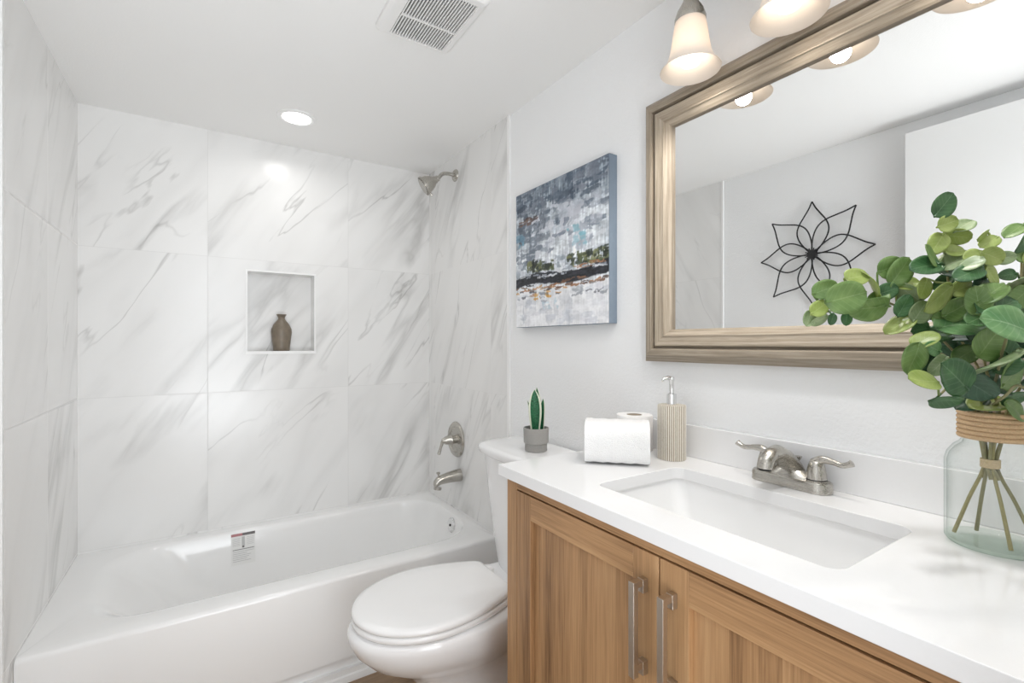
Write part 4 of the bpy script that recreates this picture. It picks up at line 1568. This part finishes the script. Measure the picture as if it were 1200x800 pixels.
# leaves: photo point, half length, half width, angle of the long axis, tone
LV = [
    (1106, 240, 16, 13, 58, 0), (1110, 262, 13, 10, 20, 2), (1129, 265, 15, 6, 30, 3), (1123, 277, 14, 8, -10, 2), (1099, 285, 15, 10, 58, 2),
    (1118, 294, 13, 8, 0, 2), (1085, 312, 19, 11, 12, 0), (1151, 276, 10, 5, 30, 2), (1159, 284, 12, 6, 32, 2), (1162, 300, 15, 10, -20, 2),
    (1178, 302, 11, 8, 10, 3), (1122, 304, 21, 6, 32, 3), (1120, 321, 18, 9, -15, 4), (1153, 317, 12, 8, 52, 4), (1181, 322, 10, 7, 10, 0),
    (1189, 270, 14, 5, 35, 1), (1199, 284, 14, 9, 60, 0), (1197, 299, 10, 9, 20, 1), (1055, 318, 19, 14, 60, 1), (1043, 313, 16, 13, 25, 1),
    (1040, 341, 12, 10, 20, 0), (1003, 325, 16, 10, 10, 2), (968, 339, 16, 11, 20, 1), (993, 348, 25, 19, 15, 1), (1019, 361, 23, 13, 5, 1),
    (960, 361, 13, 9, 35, 2), (948, 373, 10, 8, 70, 3), (960, 375, 11, 6, 25, 3), (975, 374, 7, 5, 80, 0), (992, 374, 8, 5, 80, 0),
    (1020, 331, 19, 4, -60, 2), (1059, 358, 14, 10, 70, 0), (1066, 344, 17, 5, -40, 3), (1082, 338, 14, 10, 60, 2), (1098, 349, 22, 14, 45, 2),
    (1078, 365, 14, 13, 60, 3), (1096, 362, 16, 10, 42, 4), (1121, 345, 15, 6, -20, 4), (1128, 337, 15, 11, 20, 2), (1121, 362, 18, 13, 30, 1),
    (1125, 381, 28, 13, 4, 5), (1149, 336, 14, 10, 60, 4), (1162, 343, 20, 7, 35, 1), (1168, 360, 25, 13, 15, 0), (1181, 379, 31, 21, -14, 5),
    (1189, 330, 23, 6, 15, 3), (1193, 349, 17, 13, 40, 1), (1158, 402, 22, 19, 50, 1), (1139, 309, 13, 5, 35, 3), (1140, 300, 12, 7, 30, 2),
    (1162, 323, 13, 9, -60, 2), (1054, 381, 18, 5, 35, 2), (1078, 386, 13, 10, 10, 0), (1071, 420, 20, 15, 75, 1), (1089, 424, 15, 12, 60, 4),
    (1082, 446, 20, 10, -6, 2), (1094, 408, 12, 9, -20, 5), (1084, 398, 16, 6, 28, 2), (1119, 441, 27, 21, -38, 0), (1138, 449, 29, 10, -35, 4),
    (1109, 469, 18, 8, 4, 0), (1136, 470, 21, 8, 22, 4), (1160, 473, 25, 6, 8, 2), (1163, 426, 33, 8, 28, 3), (1186, 438, 23, 16, 45, 1),
    (1188, 466, 15, 9, 10, 0), (1190, 481, 17, 11, -35, 1), (1180, 427, 18, 10, 30, 0), (1120, 394, 23, 8, 0, 4), (1100, 428, 15, 11, 42, 3),
    (1130, 416, 16, 9, 30, 1), (1152, 444, 17, 10, 50, 4),
    (1090, 300, 15, 9, 120, 1), (1135, 320, 18, 9, 25, 0), (1146, 352, 18, 11, 100, 1), (1108, 378, 16, 12, 140, 1), (1098, 392, 18, 8, 10, 0), (1150, 372, 20, 9, 20, 5), (1064, 332, 15, 8, 10, 2), (1030, 350, 14, 8, 40, 1),
    # filling in the middle of the bunch
    (1105, 332, 14, 10, 30, 0), (1140, 356, 18, 12, -30, 0), (1143, 385, 16, 12, 70, 4), (1110, 408, 18, 12, -20, 4), (1140, 404, 16, 11, 15, 4),
    (1175, 408, 18, 12, -40, 0), (1170, 452, 18, 10, -20, 4), (1197, 405, 18, 13, 30, 4), (1200, 360, 16, 12, 70, 0), (1180, 345, 16, 10, -50, 4),
    # out of the frame to the right
    (1214, 300, 15, 10, 40, 2), (1225, 330, 20, 13, 10, 1), (1245, 345, 22, 14, 30, 0), (1232, 372, 24, 15, -10, 5), (1262, 330, 18, 12, 50, 1),
    (1285, 318, 16, 11, 20, 2), (1255, 378, 22, 13, -25, 3), (1225, 410, 24, 14, 15, 1), (1250, 420, 22, 14, -30, 0), (1222, 445, 22, 12, 10, 4),
    (1240, 470, 20, 12, -20, 1), (1218, 482, 18, 10, -30, 0), (1298, 340, 15, 10, -30, 3), (1272, 395, 18, 12, 10, 2),
]
rnd = random.Random(11)
fwd = Vector((SY_, CY_, 0))


def project(p):
    d = p - CAM
    f = d.dot(fwd)
    return 600 + FPX * d.dot(RV) / f, 401.917 - FPX * d.z / f, f


proj_stems = [[(*project(p), p) for p in pts] for pts in stem_pts]
order = sorted(range(len(LV)), key=lambda i: -LV[i][2] * LV[i][3])
for li, (u, v, hl, hw, an, tone) in enumerate(LV):
    best = None
    for si, ps in enumerate(proj_stems):
        for (pu, pv, pf, p) in ps:
            dd = (pu - u) ** 2 + (pv - v) ** 2
            if best is None or dd < best[0]:
                best = (dd, si, pu, pv, pf, p)
    dd, si, pu, pv, pf, sp_ = best
    big = hl * hw / 400
    fill = 80 <= li < 90
    fw = pf - (0.0 if fill else .012 + .018 * min(1, big) + rnd.uniform(-.004, .010)) + (.012 if fill else 0)
    if tone == 4 and not fill:
        fw += .012
    c = at(u, v, fw)
    if c.x > 1.445:                      # keep clear of the mirror and the wall
        k_ = (1.445 - CAM.x) / (c.x - CAM.x)
        c = CAM + (c - CAM) * k_
        fw *= k_
    mpp = fw / FPX
    a_ = R(an)
    A = RV * math.cos(a_) + Vector((0, 0, 1)) * math.sin(a_)
    tipsign = 1 if (u - pu) * math.cos(a_) - (v - pv) * math.sin(a_) >= 0 else -1
    A = A * tipsign
    hL = hl * mpp
    real = max(hw, .72 * hl) * mpp
    ratio = min(1, hw * mpp / real)
    phi = math.acos(ratio) * .92 * (1 if rnd.random() < .72 else -1)
    P = (A.cross(FV)).normalized()
    if P.z < 0:
        P = -P
    # upper surfaces look up: tilt normal towards P
    Nn = (FV * math.cos(phi) + P * math.sin(phi)).normalized()
    A = (A + FV * rnd.uniform(-.22, .22)).normalized()
    Nn = (Nn - A * Nn.dot(A)).normalized()
    Sd = Nn.cross(A).normalized()
    bm = B()
    uvl = bm.loops.layers.uv.new('UVMap')
    nl, nw = 14, 8
    cup, curl = rnd.uniform(.10, .24), rnd.uniform(-.16, .10)
    rows = []
    for i in range(nl + 1):
        s_ = -1 + 2 * i / nl
        wv = real * math.sqrt(max(0, 1 - abs(s_) ** 2.1)) * (1 - .12 * s_)
        row = []
        for j in range(nw + 1):
            q = -1 + 2 * j / nw
            h_ = cup * abs(q) ** 1.6 * wv + curl * (s_ ** 2) * hL + .03 * hL * math.sin(3 * s_ + 4 * q + li)
            row.append((bm.verts.new(c + A * (hL * s_) + Sd * (wv * q) + Nn * h_), (i / nl, j / nw)))
        rows.append(row)
    for ra, rb in zip(rows[:-1], rows[1:]):
        for j in range(nw):
            f = bm.faces.new((ra[j][0], ra[j + 1][0], rb[j + 1][0], rb[j][0]))
            for lp, qq in zip(f.loops, (ra[j], ra[j + 1], rb[j + 1], rb[j])):
                lp[uvl].uv = qq[1]
    bmesh.ops.remove_doubles(bm, verts=bm.verts, dist=1e-6)
    # petiole from the leaf's foot to the stem
    foot = c - A * hL * .99
    if (foot - sp_).length < .09:
        tube(bm, spline([sp_, sp_.lerp(foot, .5) + Vector((0, 0, -.002)), foot, foot + A * hL * .25], 3), [.0011] * 10, 5)
    obj('leaf', bm, LM[tone], stem_objs[si], smooth=True, solid=0.0007)
